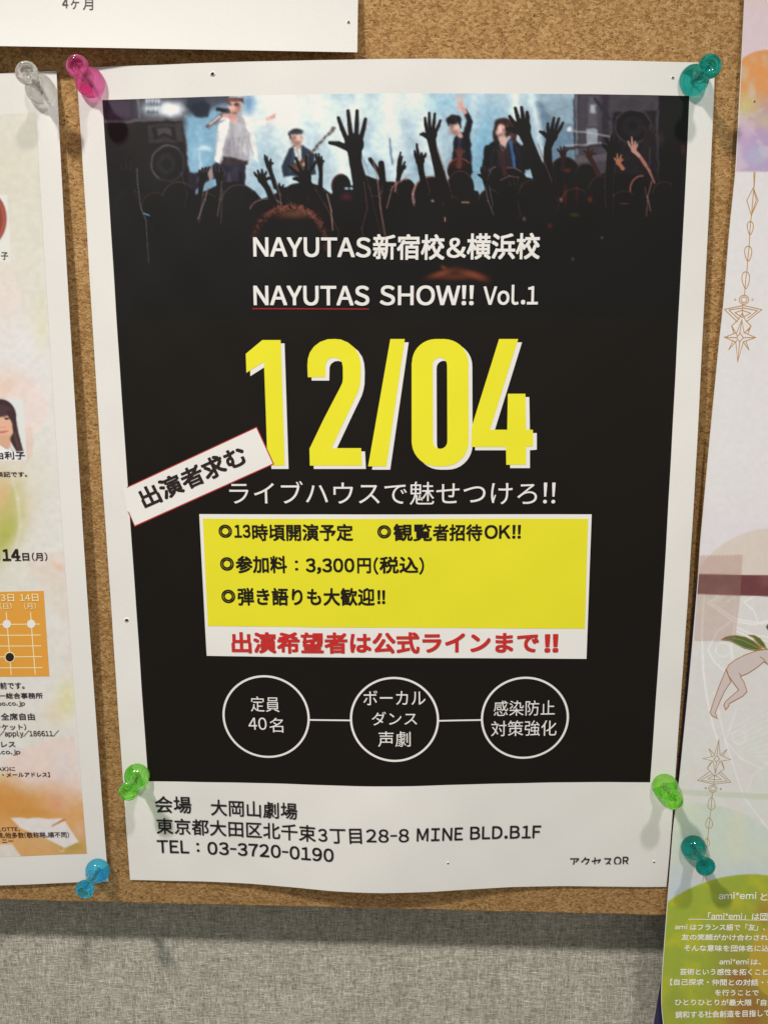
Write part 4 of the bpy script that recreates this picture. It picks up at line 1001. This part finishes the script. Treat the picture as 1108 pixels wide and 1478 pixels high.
tag(under, 'navy blue leaflet almost hidden behind the green circle leaflet, only its dark left edge showing', 'leaflet')
UE = [(1012, 806), (1006.4, 830), (1001.5, 870), (994.6, 935), (988.8, 1000), (983, 1060), (975, 1140), (968, 1230), (961, 1330), (953.5, 1415), (947.5, 1448), (942.5, 1480), (940, 1500)]
MAT_NAVY = paper_like('navy_print', (0.030, 0.024, 0.075), rough=.35, spec=.5)
edge_sheet('paper_sheet', SU, UE, 205, MAT_NAVY, under)
def hr(x, z): return 2.6 + 0.5 * np.sin(z * .018 + 1) + 0.06 * np.sin(x * .15) + 1.2 * np.clip((-150 - z) / 60, 0, 1)
SR = Sheet(hr)
right = empty('leaflet', (160, 0, -180))
tag(right, 'leaflet with gold star ornaments and white text in a green circle, right of the poster', 'leaflet')
us = np.concatenate([np.linspace(0, .23, 116), np.linspace(.23, 1, 24)[1:]])
XZr, _ = edge_sheet('paper_sheet', SR, EDGE, 210, MAT_LEAF, right, nrow=240)
XZg, _ = edge_sheet('artwork', SR, EDGE, 209.4, None, right, nrow=1000, us=us)
XZg[..., 0] += 0.25
def paint_right():
    c = Canvas(930, -70, 1500, 1510, (228, 222, 217))
    X, Y = c.X, c.Y
    n1 = fbm(c.h, c.w, 60, 70); n2 = fbm(c.h, c.w, 22, 80); n3 = fbm(c.h, c.w, 6, 90)
    # top watercolour field
    k = np.clip((248.5 - Y) / 1.2, 0, 1)
    up = np.empty_like(c.a); up[:] = (224, 202, 204)
    def mixu(m, col):
        nonlocal up
        up = up * (1 - m[..., None]) + np.array(col, float) * m[..., None]
    mixu(np.clip((Y + 10 - 30) / -60, 0, 1) * .8, (222, 200, 170))
    circ = np.clip(.5 - (np.hypot(X - 1106, Y - 128) - 56) / 2, 0, 1)
    mixu(circ * .95, (224, 150, 84)); mixu(circ * np.clip((n2 - .45) * 5, 0, 1) * .7, (208, 182, 150))
    mixu(np.clip((Y - 128) / 40, 0, 1) * .95, (186, 152, 186)); mixu(np.clip((Y - 120) / 30, 0, 1) * np.clip((n2 - .48) * 6, 0, 1) * .8, (214, 190, 196))
    mixu(np.exp(-((Y - 152) / 18) ** 2 - ((X - 1075) / 22) ** 2) * .8, (208, 196, 120)); mixu(np.exp(-((Y - 175) / 12) ** 2 - ((X - 1104) / 20) ** 2) * .6, (206, 196, 140))
    mixu(np.exp(-((Y - 225) / 20) ** 2 - ((X - 1092) / 22) ** 2) * .6, (176, 188, 206)); mixu(np.exp(-((Y - 200) / 20) ** 2 - ((X - 1072) / 12) ** 2) * .5, (196, 168, 196))
    c.a = c.a * (1 - k[..., None]) + up * k[..., None]
    c.put(np.s_[:, :], .25 * np.clip((Y - 700) / 60, 0, 1) * np.clip((826 - Y) / 10, 0, 1), (220, 208, 216))
    # beige disc and lower ground
    disc = np.clip(.5 - (np.hypot(X - 1118, Y - 896) - 134) / 1.5, 0, 1) * np.clip((840 - Y) / 2, 0, 1)
    c.put(np.s_[:, :], disc, (218, 204, 190))
    low = np.clip((Y - 852 + (X - 1000) * -.035) / 2, 0, 1)
    c.put(np.s_[:, :], low, (220, 216, 208))
    c.put(np.s_[:, :], low * np.clip((n1 - .42) * 3, 0, 1) * .6, (216, 220, 204)); c.put(np.s_[:, :], low * np.clip((n2 - .55) * 4, 0, 1) * .35, (226, 208, 200))
    band = np.clip((Y - (828.2 + (X - 1008) * .014)), 0, 1) * np.clip((858 + (X - 1008) * .035 - Y), 0, 1)
    c.put(np.s_[:, :], band, (112, 62, 62)); c.put(np.s_[:, :], band * np.clip((n2 - .45) * 4, 0, 1) * .6, (134, 84, 78))
    # white line mandala
    wl = (246, 244, 238)
    Z = lambda pts: [(980 + x / 5.28, 780 + y / 5.28) for x, y in pts]
    def L(pts, w=.7, al=.95): c.chain(Z(pts), w, wl, 1.2, al)
    L([(190, 420), (180, 520), (170, 700), (180, 980), (205, 1180), (250, 1400), (290, 1520)], .9)
    L([(210, 475), (290, 425)]); L([(210, 475), (420, 620), (560, 640), (680, 625)]); L([(235, 470), (300, 430)]); L([(240, 475), (430, 600), (600, 625), (680, 608)])
    L([(270, 470), (340, 425)]); L([(360, 470), (420, 430)]); L([(490, 470), (560, 430)]); L([(490, 470), (560, 530), (595, 610)]); L([(400, 612), (290, 690), (215, 835), (260, 920), (345, 1000)]); L([(420, 640), (395, 800), (400, 900)])
    L([(430, 660), (560, 720), (680, 740)]); L([(430, 690), (560, 750), (680, 770)]); L([(420, 430), (415, 720)], .4, .5)
    c.arc(*Z([(332, 832)])[0], 11, 10, 0, 6.28, .6, wl, 1.2, .75, 24)
    for i in range(9): c.ell(*Z([(310 + 45 * i, 470 + 32 * i if i < 4 else 600 + 6 * i)])[0], .9, .9, wl, 1, .8)
    for i in range(6): c.ell(*Z([(250 + 8 * i * (i % 2) + 12 * i, 860 + 22 * i)])[0], .8, .8, wl, 1, .7)
    for i in range(10): c.chain([(1040 + 6 * i, 1060 + 4 * i), (1108, 1020 + 9 * i), (1160, 1030 + 6 * i)], .4, wl, 1.2, .4)
    c.arc(1066, 1064, 10, 10, 0, 6.28, .5, wl, 1.2, .6, 24); c.chain([(1030, 1000), (1046, 1070), (1072, 1150), (1108, 1196)], .8, wl, 1.4, .6); c.chain([(1062, 1024), (1046, 1070), (1070, 1096), (1100, 1110)], .6, wl, 1.4, .6)
    c.chain([(1075, 1150), (1085, 1120), (1108, 1100)], .5, wl, 1.3, .5)
    # pale green landscape
    stripe = np.clip(Y - (1139 + (X - 980) * .05), 0, 1) * np.clip((1147.5 + (X - 980) * .06) - Y, 0, 1)
    c.put(np.s_[:, :], stripe * .8, (202, 206, 182))
    hill = np.clip(.5 - (np.hypot((X - 1000) / 1.0, (Y - 1330)) - 171) / 1.5, 0, 1)
    c.put(np.s_[:, :], hill * .85, (202, 212, 192)); c.put(np.s_[:, :], hill * np.clip((n2 - .42) * 4, 0, 1) * .6, (216, 216, 186)); c.put(np.s_[:, :], hill * np.clip((n1 - .5) * 5, 0, 1) * .5, (206, 214, 208))
    c.put(np.s_[:, :], np.clip((Y - 1236 + 20 * (n2 - .5)) / 30, 0, 1) * .8, (196, 204, 206)); c.glow(1012, 1262, 16, 9, (214, 188, 170), .5)
    # large green circle with warm lower side and a yellow disc
    g = np.clip(.5 - (np.hypot(X - 1084, Y - 1466) - 204) / 1.4, 0, 1)
    c.put(np.s_[:, :], g, (168, 176, 48))
    c.put(np.s_[:, :], g * np.clip((n2 - .42) * 5, 0, 1) * .55, (146, 166, 62)); c.put(np.s_[:, :], g * np.clip((.5 - n2) * 5, 0, 1) * .5, (190, 186, 50))
    c.put(np.s_[:, :], g * np.exp(-((X - 1062) / 40) ** 2 - ((Y - 1372) / 60) ** 2) * .5, (136, 130, 60)); c.put(np.s_[:, :], g * np.exp(-((X - 1080) / 44) ** 2 - ((Y - 1462) / 50) ** 2) * .85, (156, 96, 48))
    c.put(np.s_[:, :], g * np.exp(-((X - 1066) / 22) ** 2 - ((Y - 1410) / 12) ** 2) * .6, (160, 84, 44)); c.put(np.s_[:, :], g * np.exp(-((X - 975) / 22) ** 2 - ((Y - 1460) / 40) ** 2) * .6, (144, 150, 60))
    c.put(np.s_[:, :], g * np.exp(-((X - 1104) / 14) ** 2 - ((Y - 1316) / 22) ** 2) * .6, (166, 110, 50))
    y2 = np.clip(.5 - (np.hypot(X - 1138, Y - 1388) - 58) / 1.4, 0, 1) * g
    c.put(np.s_[:, :], y2 * .9, (190, 158, 52))
    c.a *= (1 + .04 * (n3 - .5))[..., None]
    return c
cr_ = paint_right()
P = SR.p3(XZg[..., 0], XZg[..., 1], .05) / MM; qx, qy = project(P[..., 0], P[..., 1], P[..., 2])
flat_print('watercolour_artwork', SR, XZg, MAT_PRINT_GLOSS, right, .05, ink(np.clip(cr_.sample(qx, qy), 0, 255)))
# reclining figure drawing
Z5 = lambda pts: [(980 + x / 5.28, 780 + y / 5.28) for x, y in pts]
FILL = (206, 190, 182); LINE = (176, 122, 66)
leg2 = Z5([(352, 985), (320, 1060), (270, 1190), (240, 1285), (230, 1308), (245, 1335), (286, 1356), (270, 1312), (300, 1240), (340, 1150), (390, 1076)])
bod = Z5([(585, 840), (500, 870), (430, 905), (375, 945), (355, 980), (372, 1030), (410, 1085), (450, 1138), (400, 1180), (350, 1225), (335, 1252), (350, 1288), (372, 1262), (378, 1240), (430, 1212), (480, 1184), (512, 1150), (490, 1080), (460, 1035), (520, 1010), (590, 965), (640, 922), (700, 960), (760, 962), (762, 832), (660, 828)])
poly('figure_drawing', leg2, SR, M(FILL), right, .10); strokes('figure_outline', [leg2 + ['c']], SR, M(LINE), right, .13, .28)
poly('figure_drawing', bod, SR, M(FILL), right, .16); strokes('figure_outline', [bod + ['c'], Z5([(610, 885), (640, 905), (665, 940)]), Z5([(470, 1032), (452, 1008)])], SR, M(LINE), right, .19, .28)
lf1 = Z5([(318, 752), (345, 736), (380, 726), (430, 722), (500, 735), (560, 765), (600, 800), (630, 828), (590, 835), (545, 830), (490, 816), (440, 790), (380, 760)])
lf2 = Z5([(522, 717), (570, 722), (610, 745), (640, 780), (658, 818), (620, 806), (585, 770), (560, 738)])
for q in (lf1, lf2):
    poly('leaf_drawing', q, SR, M((86, 108, 58)), right, .22); strokes('leaf_outline', [q + ['c']], SR, M((178, 140, 70)), right, .25, .3)
strokes('leaf_outline', [Z5([(630, 828), (680, 824)]), Z5([(400, 742), (480, 760), (560, 800), (625, 828)])], SR, M((178, 140, 70)), right, .25, .22)
poly('leaf_drawing', Z5([(655, 655), (670, 636), (720, 632), (720, 684), (672, 682)]), SR, M((92, 100, 70)), right, .22)
# gold star ornaments
GOLD = (192, 140, 62); GOLD2 = (172, 144, 90)
O1 = lambda pts: [(1000 + x / 4.62, 220 + y / 4.62) for x, y in pts]
O2 = lambda pts: [(970 + x / 7.776, 1050 + y / 7.776) for x, y in pts]
def drop(cx, y0, y1, w, n=10, flip=False):
    out = []
    for i in range(2 * n):
        a = math.tau * i / (2 * n)
        t = (1 - math.cos(a)) / 2
        k = math.sin(a) * w * (0.55 + .65 * (t if not flip else 1 - t)) 
        out.append((cx + k, y0 + (y1 - y0) * t))
    return out
def star(cx, cy, L, n=8, fr=.34, a0=-90):
    out = []
    for i in range(2 * n):
        a = math.radians(a0 + i * 180 / n)
        r = (L[(i // 2) % len(L)]) if i % 2 == 0 else fr * min(L)
        out.append((cx + r * math.cos(a), cy + r * math.sin(a)))
    return out
g1 = [O1([(402, 130), (403, 235)]), O1([(410, 130), (403, 235)]), O1([(398, 235), (430, 320), (385, 420), (355, 320)]) + ['c'], O1([(401, 240), (386, 420)]), O1([(401, 250), (418, 318), (388, 410)]),
      O1([(386, 420), (380, 460)]), O1(drop(378, 460, 548, 22, flip=True)) + ['c'], O1([(380, 465), (374, 548)]), O1([(374, 548), (370, 625)]), O1(drop(364, 625, 725, 26, flip=True)) + ['c'], O1([(370, 628), (360, 722)]),
      O1([(360, 725), (356, 792)]), O1(drop(348, 795, 908, 28, flip=True)) + ['c'], O1([(352, 800), (343, 905)]), O1([(343, 908), (340, 950)]),
      O1(circle_px(336, 982, 32, 30, 20)) + ['c'], O1(circle_px(336, 982, 20, 19, 16)) + ['c'],
      O1([(206, 1046), (330, 1020), (455, 1048), (350, 1130)]), O1([(206, 1046), (292, 1130)]), O1([(235, 1050), (330, 1036), (425, 1055), (360, 1105)]), O1([(235, 1050), (300, 1110)]), O1([(275, 1068), (325, 1052), (380, 1072), (325, 1100), (275, 1068)]),
      O1([(327, 1014), (325, 1090)]), O1([(325, 1070), (300, 1112), (252, 1158), (272, 1190)]), O1([(325, 1070), (345, 1116), (384, 1158), (360, 1192)]),
      O1([(322, 1115), (336, 1200), (414, 1234), (332, 1262), (294, 1396), (282, 1264), (206, 1232), (288, 1200)]) + ['c'], O1([(310, 1205), (332, 1235), (308, 1262), (286, 1235)]) + ['c'],
      O1([(258, 1162), (292, 1222)]), O1([(380, 1162), (336, 1205)]), O1([(234, 1316), (290, 1252)]), O1([(234, 1316), (262, 1258)]), O1([(370, 1318), (330, 1262)]), O1([(370, 1318), (348, 1254)]), O1([(258, 1162), (266, 1206)]), O1([(380, 1162), (362, 1212)]),
      O1([(322, 1115), (308, 1205)]), O1([(294, 1396), (308, 1262)]), O1([(206, 1232), (286, 1235)]), O1([(414, 1234), (332, 1235)])]
for k, ln_ in enumerate([g1]):
    strokes('gold_ornament', ln_, SR, M(GOLD), right, .10, .25)
for (x, y) in O1([(278, 981), (392, 981)]): dot(SR, x, y, 1.7, M((200, 180, 150)), right, .10, 'ornament_bead')
g2 = [O2([(518, 130), (530, 305), (650, 358), (525, 378), (476, 516), (455, 375), (336, 348), (465, 318)]) + ['c'], O2([(496, 315), (528, 350), (490, 384), (462, 350)]) + ['c'],
      O2([(405, 235), (465, 300)]), O2([(405, 235), (440, 318)]), O2([(608, 245), (540, 300)]), O2([(608, 245), (560, 320)]), O2([(450, 372), (388, 455), (470, 545), (578, 462), (540, 378)]), O2([(430, 385), (388, 455)]), O2([(555, 388), (578, 462)]), O2([(518, 130), (496, 315)]), O2([(476, 516), (490, 384)]),
      O2([(415, 492), (278, 592), (460, 635), (652, 612), (535, 490)]), O2([(440, 520), (318, 588), (462, 612), (610, 598), (520, 512)]), O2([(468, 530), (395, 575), (460, 585), (545, 582), (470, 530)]), O2([(468, 540), (460, 640)]),
      O2(circle_px(450, 685, 48, 40, 20)) + ['c'], O2(circle_px(450, 685, 28, 24, 16)) + ['c'], O2([(445, 728), (442, 780)]), O2(drop(435, 780, 922, 44, flip=False)) + ['c'], O2([(438, 790), (430, 910)]), O2([(428, 922), (418, 1005)]),
      O2(drop(408, 1008, 1130, 42)) + ['c'], O2([(415, 1015), (404, 1125)]), O2([(402, 1135), (394, 1235)]), O2(drop(386, 1235, 1335, 30)) + ['c'], O2([(390, 1240), (384, 1330)]), O2([(384, 1335), (370, 1400), (402, 1470), (372, 1480)]),
      [(1016.5, 1254), (1013, 1272)], [(1016.5, 1254), (1018.5, 1270)]]
strokes('gold_ornament', g2, SR, M(GOLD2), right, .10, .22)
for (x, y) in O2([(370, 678), (538, 688)]): dot(SR, x, y, 1.6, M((176, 166, 140)), right, .11, 'ornament_bead')
CW = (248, 244, 214)
def TR_(s, xl, yl, xr, yr, h, bold=.016): return text(s, xl, yl, xr, yr, h, SR, M(CW), right, bold, .14)
TR_('ami*emi', 1036, 1297.6, 1090.2, 1297.4, 10.2); TR_('と', 1096.2, 1299.4, 1106.2, 1299.4, 10.4)
TR_('「ami*emi」は団体', 1020.4, 1327.2, 1119, 1327.8, 10.6); strokes('underline', [[(992.3, 1326.4), (1060, 1327.2), (1119, 1328)]], SR, M(CW), right, .16, .27)
TR_('ami', 973, 1341, 990.8, 1341, 7); TR_('はフランス語で「友」、', 995, 1342.6, 1103, 1342.8, 9.4)
TR_('友の笑顔がかけ合わされる', 982.5, 1356.8, 1117, 1357.2, 9); TR_('そんな意味を団体名に込め', 986.2, 1372.6, 1119, 1373, 9.4)
TR_('ami*emi', 1037, 1391.6, 1079.2, 1391.6, 8); TR_('は、', 1082.5, 1392.2, 1097, 1392.2, 7.6)
TR_('芸術という感性を拓くこと', 980.2, 1407, 1106.5, 1407.2, 9.4); TR_('【自己探求・仲間との対話・チ', 966, 1421.8, 1115, 1422.2, 9.4)
TR_('を行うことで', 1030.7, 1436.6, 1093.6, 1436.8, 8.8); TR_('ひとりひとりが最大限「自分', 973, 1450.8, 1117, 1451, 9.2); TR_('調和する社会創造を目指して', 973.8, 1469.4, 1110, 1466.4, 10)
pin_hole(SR, 1087.5, 146, .3, right, 9)

# tape over the leaflet
def mat_tape():
    m, nt, b, out = newmat('adhesive_tape')
    b.inputs['Base Color'].default_value = (0.62, 0.42, 0.38, 1); b.inputs['Roughness'].default_value = .22
    tr = nt.nodes.new('ShaderNodeBsdfTransparent'); tr.inputs[0].default_value = (.97, .93, .91, 1)
    mx = nt.nodes.new('ShaderNodeMixShader')
    v = coords(nt, (300, 300, 300)); n_ = N(nt, 'ShaderNodeTexNoise', Scale=1.0, Detail=4.0); nt.links.new(v, n_.inputs['Vector'])
    mr = N(nt, 'ShaderNodeMapRange'); mr.inputs['To Min'].default_value = .10; mr.inputs['To Max'].default_value = .26; nt.links.new(n_.outputs[0], mr.inputs['Value'])
    nt.links.new(mr.outputs[0], mx.inputs[0])
    nt.links.new(tr.outputs[0], mx.inputs[1]); nt.links.new(b.outputs[0], mx.inputs[2]); nt.links.new(mx.outputs[0], out.inputs[0])
    return m
tp = []
def zig(a, b, n, amp):
    out = []
    for i in range(n + 1):
        t = i / n; out.append((a[0] + (b[0] - a[0]) * t, a[1] + (b[1] - a[1]) * t + (amp if i % 2 else -amp) * random.uniform(.5, 1.2)))
    return out
tp = zig((1008.5, 801), (1070.5, 799.5), 22, .9) + [(1067, 860), (1059.5, 924)] + zig((1058.8, 924.5), (1000.5, 924), 22, .9) + [(1002.5, 890), (1006, 850)]
tape = poly('tape', tp, SR, mat_tape(), None, .32)
tag(tape, 'translucent pinkish strip of adhesive tape stuck over the maroon band of the right leaflet', 'tape')

# ================================================================== push pins
def mat_pin(col, trans=0.35):
    m, nt, b, out = newmat('tinted_clear_plastic')
    b.inputs['Base Color'].default_value = (*col, 1)
    b.inputs['Transmission Weight'].default_value = 0.90
    b.inputs['Roughness'].default_value = 0.03; b.inputs['IOR'].default_value = 1.47
    tr = nt.nodes.new('ShaderNodeBsdfTransparent'); tr.inputs[0].default_value = (*[min(1, .15 + .85 * v) for v in col], 1)
    mx = nt.nodes.new('ShaderNodeMixShader'); mx.inputs[0].default_value = 1 - trans
    nt.links.new(tr.outputs[0], mx.inputs[1]); nt.links.new(b.outputs[0], mx.inputs[2]); nt.links.new(mx.outputs[0], out.inputs[0])
    return m
def mat_steel():
    m, nt, b, out = newmat('steel_needle'); b.inputs['Base Color'].default_value = (.45, .45, .45, 1)
    b.inputs['Metallic'].default_value = 1; b.inputs['Roughness'].default_value = .25; return m
STEEL = mat_steel()
PROF = [(0.0, 0.0), (3.9, 0.0), (4.5, .25), (4.75, .9), (4.7, 1.8), (4.35, 2.8), (3.7, 3.7), (2.95, 4.3), (2.35, 4.8), (2.05, 5.6), (1.9, 7.2), (1.9, 9.2), (2.05, 10.4), (2.5, 11.3), (3.1, 12.0), (3.5, 12.7), (3.6, 13.3), (3.5, 13.75), (3.2, 13.95), (2.5, 14.0), (2.0, 13.85), (1.85, 12.9), (1.6, 12.3), (0.0, 12.2)]
def lathe(prof, n=48):
    V = []; F = []
    for (r, h) in prof:
        if r == 0: V.append((0, 0, h))
        else:
            for i in range(n): V.append((r * math.cos(i * math.tau / n), r * math.sin(i * math.tau / n), h))
    bm = bmesh.new(); rings = []
    for (r, h) in prof:
        if r == 0: rings.append([bm.verts.new((0, 0, h * MM))])
        else: rings.append([bm.verts.new((r * MM * math.cos(i * math.tau / n), r * MM * math.sin(i * math.tau / n), h * MM)) for i in range(n)])
    for a, b in zip(rings[:-1], rings[1:]):
        for i in range(n):
            j = (i + 1) % n
            if len(a) == 1: bm.faces.new((a[0], b[j], b[i]))
            elif len(b) == 1: bm.faces.new((a[i], a[j], b[0]))
            else: bm.faces.new((a[i], a[j], b[j], b[i]))
    bmesh.ops.recalc_face_normals(bm, faces=bm.faces[:])
    me = bpy.data.meshes.new('pin'); bm.to_mesh(me); bm.free()
    me.polygons.foreach_set('use_smooth', [True] * len(me.polygons))
    return me
BODY = lathe(PROF)
NEED = lathe([(0, -5.5), (.25, -4.5), (.5, -3), (.5, 7.5), (.3, 8.0), (0, 8.0)], 16)
def pin(sheet, bx, by, hx, hy, col, label, trans=.35, scale=1.0):
    # base centre a little above the paper, head along its line of sight 13 mm further out
    y0 = None; x, z = sheet.at(bx, by)
    hh = float(sheet.h(np.float64(x), np.float64(z)))
    xb, zb_ = on_plane(bx, by, -(hh + 1.5)); B = np.array([xb, -(hh + 1.5), zb_])
    lo, hi = 4.0, 12.5
    L = 12.0 * scale
    best = None
    for k in range(400):
        dy = 2 + k * 0.03
        xh, zh = on_plane(hx, hy, -(hh + 1.5 + dy)); Hh = np.array([xh, -(hh + 1.5 + dy), zh])
        e = abs(np.linalg.norm(Hh - B) - L)
        if best is None or e < best[0]: best = (e, Hh)
    ax = best[1] - B; ax /= np.linalg.norm(ax)
    base = B - ax * 1.5
    o = bpy.data.objects.new('push_pin', None); COL.objects.link(o); o.empty_display_size = .005
    o.location = Vector(base) * MM
    o.rotation_mode = 'QUATERNION'; o.rotation_quaternion = Vector(ax).to_track_quat('Z', 'Y')
    o.scale = (scale,) * 3
    bmesh_o = bpy.data.objects.new('plastic_body', BODY.copy()); COL.objects.link(bmesh_o); bmesh_o.parent = o
    bmesh_o.data.materials.clear(); bmesh_o.data.materials.append(mat_pin(col, trans))
    nd = bpy.data.objects.new('needle', NEED.copy()); COL.objects.link(nd); nd.parent = o; nd.data.materials.clear(); nd.data.materials.append(STEEL)
    tag(o, label, 'push pin', 'translucent push pins holding the papers')
    return o
pin(SL, 57.7, 128, 39, 105, (.93, .93, .91), 'clear colourless push pin in the top right corner of the left flyer', .30)
pin(SP, 130, 118.5, 112, 96, (1.0, .27, .60), 'hot pink push pin in the top left corner of the concert poster', .30)
pin(SP, 1001.5, 115, 1024, 95.5, (.03, .62, .55), 'teal push pin in the top right corner of the concert poster', .30)
pin(SP, 197.7, 1120, 185.5, 1142.5, (.42, .96, .20), 'lime green push pin at the lower left corner of the black panel', .30)
pin(SP, 959.3, 1135.5, 970.8, 1154.5, (.46, .97, .18), 'lime green push pin at the lower right of the poster, beside the right leaflet', .30)
pin(SL, 141, 1257, 122.5, 1284, (.12, .74, 1.0), 'bright blue push pin in the bottom right corner of the left flyer', .30)
pin(SR, 1000.6, 1224, 1017.5, 1251, (.01, .48, .45), 'dark teal push pin in the right leaflet just above its green circle', .25)
